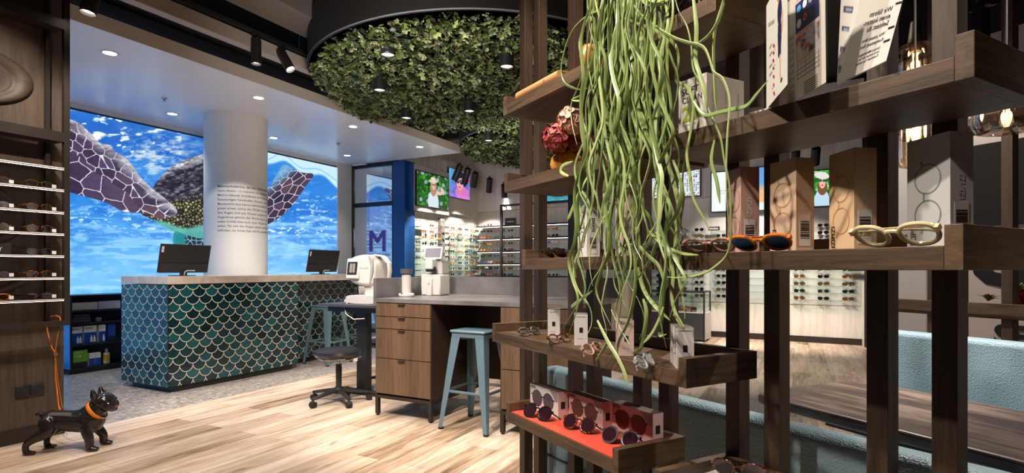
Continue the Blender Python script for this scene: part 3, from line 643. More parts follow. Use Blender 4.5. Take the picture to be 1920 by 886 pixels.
# devices on the desk
r = thing('tonometer', 'slim white cylinder device with a grey cup on the desk beside the lens meter', 'optical device', (*DF(.10, .276), .962), D_ANG)
o = MB(); o.lathe([(0, 0), (.062, 0), (.068, .008), (.068, .022), (.06, .032), (0, .034)], 32); o.build('base', M_plast, r)
o = MB(); o.lathe([(.040, .034), (.040, .185), (.034, .19), (0, .19)], 28); o.build('column', M_plast, r)
o = MB(); o.lathe([(.034, .19), (.05, .20), (.052, .24), (.044, .238), (.04, .205), (0, .2)], 28); o.build('cup', simple('dark_grey_plastic', (.10, .095, .09), .4), r)
o = MB(); o.box(-.008, .008, -.066, -.058, .026, .036); o.build('switch', M_black, r, smooth=False)
r = thing('lens_meter', 'tall white lens meter with a tilted screen standing on the desk', 'optical device', (*gp(809, 553.5, .962), .962), D_ANG+R(4))
o = MB(); o.prism([(-.10, 0), (.10, 0), (.102, .10), (.097, .19), (-.097, .19), (-.102, .10)], -.02, .16); o.build('lower_body', M_plast, r, bevel=.012)
o = MB(); o.prism([(-.092, .19), (.092, .19), (.078, .325), (-.078, .325)], .04, .17); o.build('upper_body', simple('light_grey_plastic', (.5, .48, .46), .4), r, bevel=.012)
o = MB(); o.prism([(-.04, .235), (.04, .235), (.036, .33), (-.036, .33)], -.05, .08); o.build('head', M_plast, r, bevel=.01)
o = MB(); o.box(-.034, .03, -.04, .03, .214, .236); o.box(.03, .05, -.03, .0, .225, .26); o.build('lens_holder', M_black, r, bevel=.003)
o = MB(); o.box(-.026, .026, -.045, -.02, .0, .155); o.build('lens_table', M_plast, r, bevel=.006)
o = MB(); o.box(-.008, .008, -.047, -.045, .10, .116); o.build('logo_square', M_plastg, r, smooth=False)
hd = MB(); hd.M = Matrix.Translation((0, .02, .325)) @ Matrix.Rotation(R(-16), 4, 'X'); hd.box(-.095, .095, -.012, .014, 0, .118); hs = hd.build('display_housing', M_plast, r, bevel=.006)
hd = MB(); hd.M = Matrix.Translation((0, .02, .325)) @ Matrix.Rotation(R(-16), 4, 'X'); hd.box(-.08, .08, -.0135, -.012, .016, .102); hd.build('screen', simple('grey_lcd', srgb(120, 122, 128), .25), hs, smooth=False)
o = MB(); o.tube([(.0+.07*math.cos(a), .1+.03*math.sin(a), .004) for a in np.linspace(2.6, 5, 10)], .003, 6); o.build('cable', M_black, r)

# instrument table with autorefractor
TX, TY = -1.835, 5.3
TFr = frame(TX, TY, D_ANG)
tb = thing('instrument_table', 'small dark instrument table on a single T-foot column behind the desk', 'table', (TX, TY, 0), D_ANG)
o = MB(); o.box(0, .74, 0, .50, .848, .874); o.build('tabletop', simple('slate_laminate', srgb(70, 70, 78), .35), tb, bevel=.003, smooth=False)
o = MB(); o.box(.06, .7, .05, .45, .80, .848); o.build('apron', M_black, tb, smooth=False)
o = MB(); o.box(.28, .40, .20, .28, .03, .80); o.build('column', M_black, tb, bevel=.004)
o = MB(); o.box(.05, 1.0, .19, .29, 0, .035); o.build('foot', M_black, tb, bevel=.004)
ar = thing('autorefractor', 'large rounded white autorefractor with a small screen on the dark table', 'optical device', (*TFr(.42, .22), .874), D_ANG)
def rounded(o, prof, y0, y1): o.prism(prof, y0, y1)
o = MB(); o.prism(smooth_poly([(-.17, .005), (.20, .005), (.205, .05), (.18, .085), (-.12, .08), (-.175, .05)], 4), -.13, .13); o.build('base', M_plast, ar, bevel=.02, seg=3)
o = MB(); o.prism(smooth_poly([(-.03, .08), (.17, .08), (.18, .20), (.05, .2), (-.05, .2), (-.05, .15)], 4), -.09, .10); o.build('pedestal', simple('cream_plastic', (.66, .63, .59), .35), ar, bevel=.02, seg=3)  # pedestal has its own even cream, lighter than the body plastic
o = MB(); o.prism(smooth_poly([(-.15, .22), (-.02, .17), (.125, .17), (.155, .28), (.15, .40), (.08, .455), (-.03, .455), (-.14, .42), (-.165, .33)], 5), -.12, .12); o.build('head', M_plast, ar, bevel=.035, seg=4)
o = MB(); o.M = Matrix.Translation((-.085, -.118, .33)) @ Matrix.Rotation(R(-8), 4, 'X'); o.box(-.078, .078, -.016, .01, -.10, .095); bz = o.build('display_housing', M_plast, ar, bevel=.012, seg=3)
o = MB(); o.M = Matrix.Translation((-.085, -.118, .33)) @ Matrix.Rotation(R(-8), 4, 'X'); o.box(-.060, .060, -.0175, -.016, -.06, .062); o.build('screen', M_black, bz, smooth=False)
o = MB(); o.M = Matrix.Translation((-.085, -.118, .33)) @ Matrix.Rotation(R(-8), 4, 'X'); o.box(-.032, .0, -.0185, -.0175, -.04, .045); o.box(.006, .034, -.0185, -.0175, -.04, .045); o.build('screen_image', simple('grey_screen_image', (.28, .24, .21), .3), bz, smooth=False)
o = MB(); o.tube([(.09, -.02, .455), (.19, -.02, .445), (.262, -.02, .38), (.27, -.02, .30), (.25, -.02, .20), (.235, -.02, .06)], 1, 12, flat=(.010, .030, (1, 0, 0))); o.build('forehead_arch', M_plast, ar)
o = MB(); o.prism(smooth_poly([(.095, .45), (.140, .42), (.152, .34), (.140, .25), (.11, .18), (.120, .28), (.125, .36)], 4), -.124, .124); o.build('accent_panel', M_plastg, ar, bevel=.002)
o = MB(); o.cyl((-.09, -.08, .08), (-.085, -.08, .125), .012); o.ell((-.085, -.08, .14), (.022, .022, .018)); o.build('joystick', M_blacksoft, ar)
o = MB(); o.box(-.01, .05, -.135, -.12, .12, .165); o.build('control_panel', M_plastg, ar, bevel=.004)
lm = MB(); lettering(lm, 'AR-360A', .028, lambda x, y: (.0+x, -.1235, .33+y)); lm.build('model_lettering', simple('light_grey_print', (.45, .43, .4), .5), ar, smooth=False)
o = MB(); o.tube([(-.12, -.14, .02), (-.16, -.16, -.02), (-.10, -.20, -.09), (.04, -.25, -.13), (.16, -.24, -.12)], .005, 8); o.build('cable', M_plast, ar)

# round castor stools
def castor_stool(name, label, loc, rz, grp):
    r = thing(name, label, 'stool', loc, rz, grp)
    o = MB(); o.lathe([(0, .405), (.17, .405), (.205, .42), (.222, .445), (.215, .468), (.17, .482), (.08, .486), (0, .486)], 40); o.build('seat', M_seat, r)
    o = MB(); o.lathe([(.185, .398), (.20, .405), (.20, .415), (.185, .42)], 40); o.build('seat_rim', M_chrome, r)
    o = MB(); o.cyl((0, 0, .34), (0, 0, .405), .014); o.build('gas_lift', M_chrome, r)
    o = MB(); o.lathe([(.024, .12), (.028, .30), (.024, .345), (0, .345)], 20); o.build('column', M_blacksoft, r)
    o = MB(); o.lathe([(0, .075), (.045, .08), (.05, .12), (.03, .14), (0, .14)], 20); o.build('hub', M_blacksoft, r)
    for k in range(5):
        a = 2*PI*k/5; c, s = math.cos(a), math.sin(a)
        o = MB(); o.tube([(.03*c, .03*s, .11), (.16*c, .16*s, .092), (.27*c, .27*s, .075)], [1.15, .95, .75], 10, flat=(.017, .026, (0, 0, 1))); g = o.build('foot_arm', M_blacksoft, r)
        o = MB(); o.cyl((.265*c-.022*s, .265*s+.022*c, .028), (.265*c+.022*s, .265*s-.022*c, .028), .028, n=18); o.cyl((.265*c, .265*s, .05), (.265*c, .265*s, .08), .008); o.build('castor', M_rubber, g)
    return r
cs = castor_stool('castor_stool', 'black round stool on a five-star castor base in front of the instrument table', (-1.565, 5.03, 0), R(18), 'black castor stools')
o = MB(); o.box(-.02, .02, 0, .002, -.014, .014); tgo = o.build('care_tag', M_pack, cs, (.14, -.165, .40), R(35), smooth=False)
r2 = dup(cs, (-1.28, 5.72, 0), R(50), 'black round stool half hidden behind the desk, behind the front castor stool')
for c in list(r2.children):
    if c.name.startswith('care_tag'): bpy.data.objects.remove(c)

# teal metal bar stools
def bar_stool(label, loc, rz):
    r = thing('bar_stool', label, 'bar stool', loc, rz, 'teal metal bar stools')
    o = MB(); o.box(-.155, .155, -.155, .155, .722, .742); o.build('seat', M_teal, r, bevel=.022, seg=4)
    o = MB(); o.box(-.145, .145, -.145, .145, .685, .724); o.build('seat_skirt', M_teal, r, bevel=.008)
    for sx in (-1, 1):
        for sy in (-1, 1):
            # folded sheet leg: L section, wide at the top, slimmer and flared at the foot
            a, b = (.142*sx, .142*sy, .71), (.215*sx, .215*sy, .012); P = MB()
            for (wt, wb) in (((-.078*sx, 0), (-.034*sx, 0)), ((0, -.078*sy), (0, -.034*sy))):
                th = .003
                n = (0, -th*sy) if wt[1] == 0 else (-th*sx, 0)
                q = []
                for (c, w) in ((b, wb), (a, wt)):
                    q += [(c[0], c[1], c[2]), (c[0]+w[0], c[1]+w[1], c[2]), (c[0]+w[0]+n[0], c[1]+w[1]+n[1], c[2]), (c[0]+n[0], c[1]+n[1], c[2])]
                P.hexa(q)
            g = P.build('leg', M_teal, r, bevel=.002, smooth=False)
            o = MB(); o.box(b[0]-(.03 if sx > 0 else -.0)-(.0), b[0]+(.0 if sx > 0 else .03), b[1]-(.03 if sy > 0 else 0), b[1]+(.0 if sy > 0 else .03), 0, .016); o.build('rubber_foot', M_rubber, g, smooth=False)
    z = .285; q = .178
    for p, s in (((-q, -q, z), (q, -q, z)), ((q, -q, z), (q, q, z)), ((q, q, z), (-q, q, z)), ((-q, q, z), (-q, -q, z))):
        o = MB(); o.tube([p, s], 1, 8, flat=(.011, .004, (0, 0, 1))); o.build('stretcher', M_teal, r)
    o = MB(); o.tube([(-.12, -.12, .67), (.12, .12, .67)], .004, 6); o.tube([(.12, -.12, .67), (-.12, .12, .67)], .004, 6); o.build('cross_brace', M_teal, r)
    return r
bs = bar_stool('teal metal bar stool pushed under the oak veneer desk', (-.262, 4.265, 0), D_ANG-R(2))
dup(bs, (*RF(2.02, -.02), 0), A_ANG, 'teal metal bar stool at the tiled counter, leftmost of the two there')
dup(bs, (*RF(2.62, -.02), 0), A_ANG, 'teal metal bar stool at the tiled counter, behind the black castor stool')

# ================================================================== DISPLAY WALL AT THE LEFT
LW = frame(*RF(-1.147, -.75), A_ANG)      # local x = 0 at the outer post, front plane
dw = thing('eyewear_display_frame', 'tall dark metal display frame with lit shelves of glasses at the left edge', 'display frame', (*RF(-1.147, -.75), 0), A_ANG)
o = MB(); o.box(-.035, 0, -.002, .03, .80, 3.5); o.build('post', M_bronze, dw, smooth=False)
o = MB(); o.box(-.10, -.075, .10, .13, .82, 3.3); o.build('rear_post', M_bronze, dw, smooth=False)
o = MB(); o.box(-1.4, -.035, -.002, .03, .80, .835); o.build('bottom_rail', M_bronze, dw, smooth=False)
for z in (2.10, 2.90):
    o = MB(); o.box(-1.4, -.035, -.002, .012, z, z+.07); o.box(-1.4, -.035, .012, .14, z, z+.012); o.build('cross_rail', M_bronze, dw, smooth=False)
M_ledglow = glow('shelf_edge_led', (1, .86, .72), 7)
LZ = [.989, 1.141, 1.296, 1.451, 1.604, 1.763, 1.917]
for z in LZ:
    o = MB(); o.box(-1.4, -.035, .0, .145, z-.012, z); sh = o.build('shelf', simple('brushed_bronze_shelf', (.22, .18, .15), .3, .7), dw, smooth=False)
    o = MB(); o.box(-1.4, -.035, -.002, .0, z-.006, z); o.build('edge_strip', simple('pale_edge_strip', (.8, .76, .72), .3), sh, smooth=False)
    o = MB(); o.box(-1.4, -.035, .004, .012, z-.0135, z-.012); o.build('led_strip', M_ledglow, sh, smooth=False)
# carved relief on the wall panels: large oval bowl and flowing grain
def relief(name, label, cx, cz, rx, rz, tilt, loc=None):
    o = MB(); N = 72; prof = [(1.0, .0), (.97, .018), (.90, .030), (.80, .030), (.72, .012), (.66, -.002), (.45, .006), (.25, .012), (0.02, .014)]
    vs = []
    for (k, d) in prof:
        for i in range(N):
            a = 2*PI*i/N; rr = 1+.10*math.cos(a-1.0)+.05*math.cos(2*a+.6)
            x = rx*k*rr*math.cos(a); z = rz*k*rr*math.sin(a); vs.append((cx+x*math.cos(tilt)-z*math.sin(tilt), -d-.001, cz+x*math.sin(tilt)+z*math.cos(tilt)))
    fs = [(i*N+k, i*N+(k+1) % N, (i+1)*N+(k+1) % N, (i+1)*N+k) for i in range(len(prof)-1) for k in range(N)]; fs.append(tuple((len(prof)-1)*N+k for k in range(N)))
    o.add(vs, fs); return tag(o.build(name, M_relief, None, (*RF(-1.118, -.60), 0), A_ANG, angle=60), label, 'wall relief')
relief('carved_relief', 'large carved wooden oval relief high on the left wall panel', -.54, 2.46, .33, .20, .1)
relief('carved_relief', 'carved wooden swirl relief behind the upper shelves of the left display', -.55, 1.58, .30, .22, -.3)
relief('carved_relief', 'carved wooden swirl relief behind the lowest shelves of the left display', -.50, 1.16, .33, .19, .25)
# power socket pair
r = thing('wall_socket', 'black double power socket low on the left oak wall', 'socket', (*RF(-1.118-.285, -.60), .31), A_ANG)
for i in range(2):
    o = MB(); x = i*.085; o.box(x, x+.082, -.010, 0, 0, .082); f_ = o.build('cover_plate', M_blacksoft, r, bevel=.003)
    o = MB(); o.lathe([(.0, -.0108), (.024, -.0108), (.030, -.0102), (.032, -.0125), (.034, -.0102)], 24, (x+.041, 0, .041), 'y'); o.cyl((x+.031, -.0112, .041), (x+.031, -.0105, .041), .003, n=8); o.cyl((x+.051, -.0112, .041), (x+.051, -.0105, .041), .003, n=8); o.build('socket_insert', M_rubber, f_)

# ================================================================== EYEWEAR
LENSES = {}
def lensmat(key):
    if key not in LENSES:
        if key == 'clear': LENSES[key] = thin_glass('clear_lens', (.93, .95, .95), .08, .02)
        elif key == 'dark': LENSES[key] = simple('dark_purple_lens', (.028, .010, .016), .06, var=0)
        elif key == 'brown': LENSES[key] = simple('dark_brown_lens', (.022, .010, .006), .06, var=0)
        elif key == 'bluelens': LENSES[key] = simple('blue_mirror_lens', (.03, .12, .35), .1, .4, var=0)
        else: LENSES[key] = simple('black_lens', (.006, .006, .008), .06, var=0)
    return LENSES[key]
t = NT('tortoiseshell_acetate'); v = t.coord(); n = t.noise(v, 90, 3, .6, 1.5); M_tort = t.fin(t.ramp(n, [(.40, (.012, .006, .004)), (.55, srgb(96, 46, 18)), (.66, srgb(196, 120, 48))]), .18)
M_gunmetal = simple('gunmetal_frame', (.09, .085, .08), .3, .8); M_gold = simple('gold_frame', srgb(180, 140, 70), .25, .9); M_acet = simple('black_acetate', (.010, .010, .011), .18)
M_clearfr = simple('cream_translucent_frame', srgb(232, 212, 168), .18, var=.02); M_orangefr = simple('orange_translucent_frame', srgb(220, 126, 44), .18, var=.04); M_pinkfr = simple('rose_translucent_frame', srgb(206, 160, 142), .2, var=.02); M_icefr = simple('ice_clear_frame', srgb(176, 184, 186), .12, var=.02)
M_greyfr = simple('grey_acetate', (.08, .078, .075), .25)
def rim_path(shape, w, h, n=28):
    out = []
    for i in range(n):
        a = 2*PI*i/n; c, s = math.cos(a), math.sin(a); e = {'round': 1.0, 'soft': .82, 'square': .6}[shape]
        x = w/2*math.copysign(abs(c)**e, c); z = h/2*math.copysign(abs(s)**e, s)
        if shape != 'round' and s < 0: x *= 1-.16*abs(s)
        out.append((x, z))
    return out
def glasses(name, label, cat, loc, rz, shape='round', frame_m=None, lens='clear', w=.05, h=.044, bridge=.018, thick=.0026, mode='open', group=None, pitch=0.0, roll=0.0, tip=None):
    """front in the local xz plane facing -y, hinge ends carry the arms; mode: open | folded"""
    r = thing(name, label, cat, loc, rz, group); r.rotation_euler = (pitch, roll, rz); fm = frame_m or M_acet
    cx = (w+bridge)/2; rp = rim_path(shape, w, h); z0 = h/2+thick
    o = MB()
    for sx in (-1, 1): o.tube([(sx*cx+sx*x, .004*abs(x+w/2)/w, z0+z) for x, z in rp], thick, 8, closed=True, flat=(1.0, 1.35, (0, 1, 0)) if thick < .003 else None)
    o.tube([(-bridge/2-.003, 0, z0+h*.18), (-bridge*.25, -.001, z0+h*.27), (bridge*.25, -.001, z0+h*.27), (bridge/2+.003, 0, z0+h*.18)], thick*.95, 8)
    for sx in (-1, 1): o.box(min(sx*(cx+w/2), sx*(cx+w/2+.006)), max(sx*(cx+w/2), sx*(cx+w/2+.006)), -.001, .008, z0+h*.12, z0+h*.12+.006+thick)
    o.build('frame_front', fm, r)
    for sx in (-1, 1):
        o = MB(); o.prism([(sx*cx+sx*x*.985, z0+z*.985) for x, z in rp], .0002, .0014); o.build('lens', lensmat(lens), r)
    hx = cx+w/2+.004; hz = z0+h*.16
    for k, sx in enumerate((-1, 1)):
        if mode == 'open':
            pts = [(sx*hx, .004, hz), (sx*(hx+.002), .05, hz), (sx*hx, .098, hz-.002), (sx*(hx-.003), .125, hz-.016), (sx*(hx-.004), .138, max(hz-.034, .003))]
        else:
            y = .008+.005*k; pts = [(sx*hx, .004, hz), (sx*(hx-.006), y, hz-.001), (sx*(hx-hx*1.4), y+.001, hz-.003), (sx*(hx-hx*1.75), y+.002, hz-.008), (sx*(hx-hx*1.92), y+.003, hz-.018)]
        o = MB(); o.tube(pts, [1, 1, 1, 1.1, .8], 8, flat=(.0024, .0013, (0, 0, 1))); o.build('temple_arm', fm if tip is None else tip, r)
    return r
# glasses on the left display wall
def lw_glasses():
    kinds = [('soft', M_gold, 'thin gold framed glasses'), ('soft', M_tort, 'tortoiseshell glasses'), ('round', M_tort, 'round tortoiseshell glasses'), ('soft', M_gunmetal, 'thin gunmetal glasses'), ('soft', M_tort, 'slim brown glasses'), ('soft', M_acet, 'black rimmed glasses')]
    rows = ['top', 'second', 'third', 'fourth', 'fifth', 'lowest']
    for i, z in enumerate(LZ[:6][::-1]):
        for j, x in enumerate((-.165, -.405)):
            sh, fm, nm = kinds[i]
            if j == 1 and i == 3: continue
            if j == 1: fm = [M_gold, M_acet, M_gold, None, M_acet, M_orangefr][i]; nm = ['thin gold glasses', 'black glasses', 'amber rimmed glasses', '', 'thin black glasses', 'orange brown glasses'][i]
            g = glasses('eyeglasses', nm+(' at the right end of the ' if j == 0 else ' cut by the photo edge on the ')+rows[i]+' lit shelf at the left', 'glasses', (*LW(x, .03), z+.001), A_ANG+R(8), sh, fm, 'clear', .052, .034+.006*(sh == 'round'), .018, .0016, 'open', 'glasses on the left display wall')
            g.scale = (1.28, 1.28, 1.28); o = MB(); o.box(.058, .078, -.004, -.002, .006, .024); o.build('price_tag', M_pack, g, smooth=False)
lw_glasses()
r = thing('brand_plaque', 'small black brand plaque standing on the fourth lit shelf at the left edge', 'sign', (*LW(-.45, .02), LZ[2]), A_ANG)
o = MB(); o.box(-.12, .125, 0, .012, 0, .072); o.build('plate', M_black, r, bevel=.001, smooth=False)
o = MB(); lettering(o, 'BURBERRY', .034, lambda x, y: (-.092+x, -.0008, .024+y), space=1.05, bold=.01); o.build('plaque_lettering', M_pack, r, smooth=False)

# orange leash
o = MB(); LP = lambda u, v, d=.0: None
def ribbon_path(pts, w, th, n=10, up=(1, 0, 0)):
    P = smooth_open(pts, 8); o = MB(); o.tube(P, 1, n, flat=(w, th, up)); return o
def smooth_open(P, n=6):
    out = []; m = len(P); Q = [P[0]]+list(P)+[P[-1]]
    for i in range(1, m):
        p0, p1, p2, p3 = (np.array(Q[i+k-1], float) for k in range(4))
        for t in np.arange(n)/n: out.append(tuple(.5*((2*p1)+(-p0+p2)*t+(2*p0-5*p1+4*p2-p3)*t*t+(-p0+3*p1-3*p2+p3)*t**3)))
    out.append(tuple(P[-1])); return out
def uv3(u, v, Y): return ((u-960)/F*Y, Y, H-(v-HY)/F*Y)
le = thing('dog_leash', 'orange leather dog leash hanging from the display frame down to the black dog figure', 'leash')
Yl = 3.97
o = ribbon_path([uv3(86, 600, Yl), uv3(96, 592, Yl), uv3(110, 593, Yl), uv3(113, 605, Yl-.02), uv3(106, 640, Yl-.02), uv3(104, 663, Yl-.02), uv3(107, 700, Yl-.03), uv3(112, 735, Yl-.05), uv3(117, 765, Yl-.08)], .0058, .0015); o.build('strap', M_orange, le)
o = ribbon_path([uv3(86, 600, Yl), uv3(90, 625, Yl), uv3(97, 650, Yl-.02), uv3(103, 664, Yl-.02), uv3(104, 705, Yl-.02), uv3(108, 740, Yl-.05), uv3(112, 766, Yl-.08), uv3(128, 778, 3.80), uv3(152, 770, 3.72)], .0050, .0015); o.build('strap', M_orange, le)
o = MB(); o.tube([(uv3(104, 663, Yl-.028)[0]+.012*math.cos(a), Yl-.028, uv3(104, 663, Yl-.028)[2]+.012*math.sin(a)) for a in np.linspace(0, 2*PI, 16, endpoint=False)], .002, 6, closed=True); o.build('ring', M_chrome, le)

# ================================================================== DOG FIGURE
dog = thing('dog_figure', 'glossy black french bulldog figure with an orange collar standing on the plank floor', 'dog figure', (-2.955, 3.70, 0), R(12.8))
o = MB()
def limb(o, pts, n=14):
    P = [p[:3] for p in pts]; o.tube(smooth_open(P, 5), list(np.interp(np.linspace(0, 1, (len(P)-1)*5+1), np.linspace(0, 1, len(P)), [p[3] for p in pts])), n)
    for p in pts: o.ell(p[:3], (p[3],)*3, 14, 8)
limb(o, [(-.085, 0, .202, .068), (-.03, 0, .198, .068), (.04, 0, .190, .072), (.11, 0, .192, .084), (.145, 0, .20, .082)])      # trunk
o.ell((.155, 0, .17), (.055, .066, .066), 18, 12); o.ell((-.095, 0, .195), (.05, .066, .06), 18, 12)
limb(o, [(.135, 0, .225, .072), (.170, 0, .262, .064), (.205, 0, .285, .056)])                                                # neck
o.ell((.218, 0, .312), (.062, .072, .058), 20, 14); o.ell((.244, .030, .288), (.044, .036, .040), 16, 10); o.ell((.244, -.030, .288), (.044, .036, .040), 16, 10)
o.ell((.268, .022, .284), (.028, .030, .032), 14, 10); o.ell((.268, -.022, .284), (.028, .030, .032), 14, 10); o.ell((.272, 0, .306), (.020, .024, .016), 14, 10); o.ell((.264, 0, .256), (.032, .032, .016), 14, 10)
o.ell((.246, .032, .330), (.020, .020, .018), 12, 8); o.ell((.246, -.032, .330), (.020, .020, .018), 12, 8)
for s, x0 in ((-1, .185), (1, .205)):                                                                                           # front legs
    limb(o, [(.135, s*.045, .185, .046), (.142, s*.062, .13, .034), (x0-.025, s*.068, .07, .026), (x0-.025, s*.07, .03, .023)]); o.ell((x0-.010, s*.07, .016), (.036, .026, .017), 16, 10)
    for q in (-.013, .0, .013): o.ell((x0+.016, s*.07+q, .013), (.014, .0075, .012), 10, 8)
for s, x0 in ((-1, -.205), (1, -.155)):                                                                                        # hind legs: thigh, knee forward, hock back
    limb(o, [(-.09, s*.042, .195, .052), (-.085, s*.058, .145, .044), (x0*.5-.06, s*.064, .10, .030), (x0+.005, s*.066, .062, .019), (x0+.004, s*.067, .025, .018)]); o.ell((x0+.020, s*.067, .014), (.034, .023, .015), 16, 10)
    for q in (-.012, .0, .012): o.ell((x0+.046, s*.067+q, .012), (.013, .007, .011), 10, 8)
limb(o, [(-.135, 0, .238, .022), (-.158, 0, .246, .016), (-.172, 0, .243, .013)])
for s in (-1, 1):                                                                                                              # bat ears
    limb(o, [(.19, s*.040, .330, .028), (.178, s*.050, .358, .023), (.172, s*.053, .384, .015), (.170, s*.054, .402, .007)], 12)
M_dog = simple('glossy_black_dog_paint', (.016, .014, .013), .17, var=.05)
body = o.build('body', M_dog, dog)
rm = body.modifiers.new('remesh', 'REMESH'); rm.mode = 'VOXEL'; rm.voxel_size = .0038; rm.use_smooth_shade = True
sm = body.modifiers.new('smooth', 'SMOOTH'); sm.factor = .6; sm.iterations = 9
for s in (-1, 1):
    o = MB(); o.M = Matrix.Translation((.186, s*.058, .362)) @ Matrix.Rotation(R(-10*s), 4, 'X'); o.ell((.004, s*.013, 0), (.008, .003, .022), 14, 10); o.build('inner_ear', simple('dusky_pink_ear', srgb(92, 54, 52), .5), dog)
    o = MB(); o.ell((.268, s*.040, .322), (.009, .009, .009), 12, 8); o.build('eye', simple('gloss_eye', (.004, .004, .004), .05), dog)
o = MB(); o.ell((.291, 0, .307), (.008, .014, .010), 14, 10); o.build('nose', M_rubber, dog)
o = MB(); o.ell((.292, 0, .272), (.008, .012, .004), 12, 8); o.build('tongue', simple('red_tongue', srgb(200, 60, 50), .3), dog)
o = MB(); o.ell((.182, 0, .185), (.031, .040, .048), 20, 14, Matrix.Rotation(R(-12), 3, 'Y')); o.build('chest_patch', simple('white_chest_paint', srgb(196, 184, 176), .35), dog)
o = MB(); cc = Vector((.172, 0, .252)); ax = Vector((.75, 0, .62)).normalized(); e1 = Vector((0, 1, 0)); e2 = ax.cross(e1)
o.tube([tuple(cc+(e1*math.cos(a)+e2*math.sin(a))*.0725) for a in np.linspace(0, 2*PI, 40, endpoint=False)], 1, 10, closed=True, flat=(.013, .0035, tuple(ax))); o.build('collar', M_orange, dog)
o = MB(); pc = cc-e2*.0745 if e2.x > 0 else cc+e2*.0745; o.M = Matrix.Translation(pc) @ Matrix.Rotation(R(-40), 4, 'Y'); o.box(-.014, .014, -.012, .012, -.004, .004); o.build('buckle', M_blacksoft, dog, bevel=.001)
# ================================================================== SCREENS AND PICTURES
def ellm(X, Z, cx, cz, rx, rz, a=0):
    x, z = X-cx, Z-cz; c, s = math.cos(a), math.sin(a); return ((x*c+z*s)/rx)**2+((-x*s+z*c)/rz)**2 < 1
def put(c, m, k): return np.where(m[..., None], k if isinstance(k, np.ndarray) and k.ndim == 3 else col(*k), c)
def garden(X, Z):
    f1, f2, cc = voro(X*16, Z*11, 71, .9); c = lerp(col(16, 70, 20), col(70, 170, 50), cc*1.1-.1); c = lerp(c, col(8, 36, 12), np.clip((.25-(f2-f1))*3, 0, 1))
    g1, g2, gc = voro(X*7, Z*5, 72, .9); c = lerp(c, col(176, 178, 226), ((g1 < .32) & (gc > .6)).astype(float)*.8)
    c = put(c, ellm(X, Z, .50, .16, .17, .34), (214, 226, 236)); c = put(c, ellm(X, Z, .66, .46, .16, .055, .1), (226, 198, 178)); c = put(c, ellm(X, Z, .80, .55, .05, .12, .3), (226, 198, 178))
    c = put(c, ellm(X, Z, .50, .58, .10, .25), (176, 140, 100)); c = put(c, ellm(X, Z, .51, .66, .055, .12), (228, 190, 166)); c = put(c, ellm(X, Z, .50, .80, .15, .055, .15), (216, 202, 176)); c = put(c, ellm(X, Z, .50, .85, .085, .08), (226, 212, 190))
    c = put(c, ellm(X, Z, .485, .69, .022, .03) | ellm(X, Z, .54, .69, .022, .03), (40, 60, 80)); c = put(c, ellm(X, Z, .515, .60, .018, .012), (190, 60, 70)); return c
def portrait(X, Z):
    n = fbm(X*5, Z*5, 81, 3); c = lerp(col(40, 110, 190), col(190, 120, 220), n*1.5-.3); c = lerp(c, col(70, 200, 220), np.clip((.3-X)*3*(Z), 0, .8))
    c = put(c, ellm(X, Z, .55, .68, .30, .30), (40, 18, 40)); c = put(c, ellm(X, Z, .62, .20, .34, .26), (206, 120, 190)); c = put(c, ellm(X, Z, .52, .34, .10, .2), (214, 130, 150)); c = put(c, ellm(X, Z, .50, .56, .17, .25, .1), (236, 166, 168))
    c = put(c, ellm(X, Z, .50, .82, .22, .10, .2), (40, 18, 40)); c = put(c, ellm(X, Z, .40, .62, .085, .10), (20, 26, 50)); c = put(c, ellm(X, Z, .59, .60, .09, .10), (20, 26, 50)); c = put(c, ellm(X, Z, .40, .64, .05, .05) | ellm(X, Z, .59, .62, .05, .05), (120, 150, 190))
    c = put(c, ellm(X, Z, .49, .40, .055, .025), (190, 30, 70)); c = lerp(c, col(230, 130, 230), ((Z < .14)*n).astype(float)); c = put(c, (X > .86) & (Z > .66) & (Z < .76), (226, 40, 50)); return c
def letters_pic(X, Z):
    f1, f2, cc = voro(X*22, Z*26, 91, .3); ch = (np.abs((X*22) % 1-.5) < .28) & (np.abs((Z*26) % 1-.5) < .34) & ((fbm(X*40, Z*40, 92, 2) > .45))
    c = put(np.zeros(X.shape+(3,))+col(222, 228, 234), ch & (cc > .25), (26, 40, 60)); c = put(c, ellm(X, Z, .30, .48, .25, .22, -.5), (30, 84, 186)); c = put(c, ellm(X, Z, .2, .60, .1, .09), (225, 235, 245)); c = put(c, ellm(X, Z, .2, .60, .06, .05), (30, 84, 186)); return c
def white_pic(X, Z):
    c = np.zeros(X.shape+(3,))+col(236, 244, 248); c = put(c, (np.abs(Z-.52) < .012) & (np.abs(X-.5) < .24) & ((X*60) % 1 > .35), (150, 172, 182)); c = put(c, (np.abs(Z-.46) < .007) & (np.abs(X-.5) < .18) & ((X*90) % 1 > .4), (170, 190, 200)); return c
def beach(X, Z):
    c = lerp(col(236, 186, 130), col(96, 160, 220), (Z-.45)*5); c = lerp(c, col(220, 236, 246), np.clip((.2-Z)*20, 0, 1)); c = put(c, ellm(X, Z, .42, .45, .28, .30), (222, 160, 116)); c = put(c, ellm(X, Z, .30, .70, .30, .12, .3), (150, 26, 60)); c = put(c, ellm(X, Z, .45, .60, .16, .05), (20, 16, 20)); return c
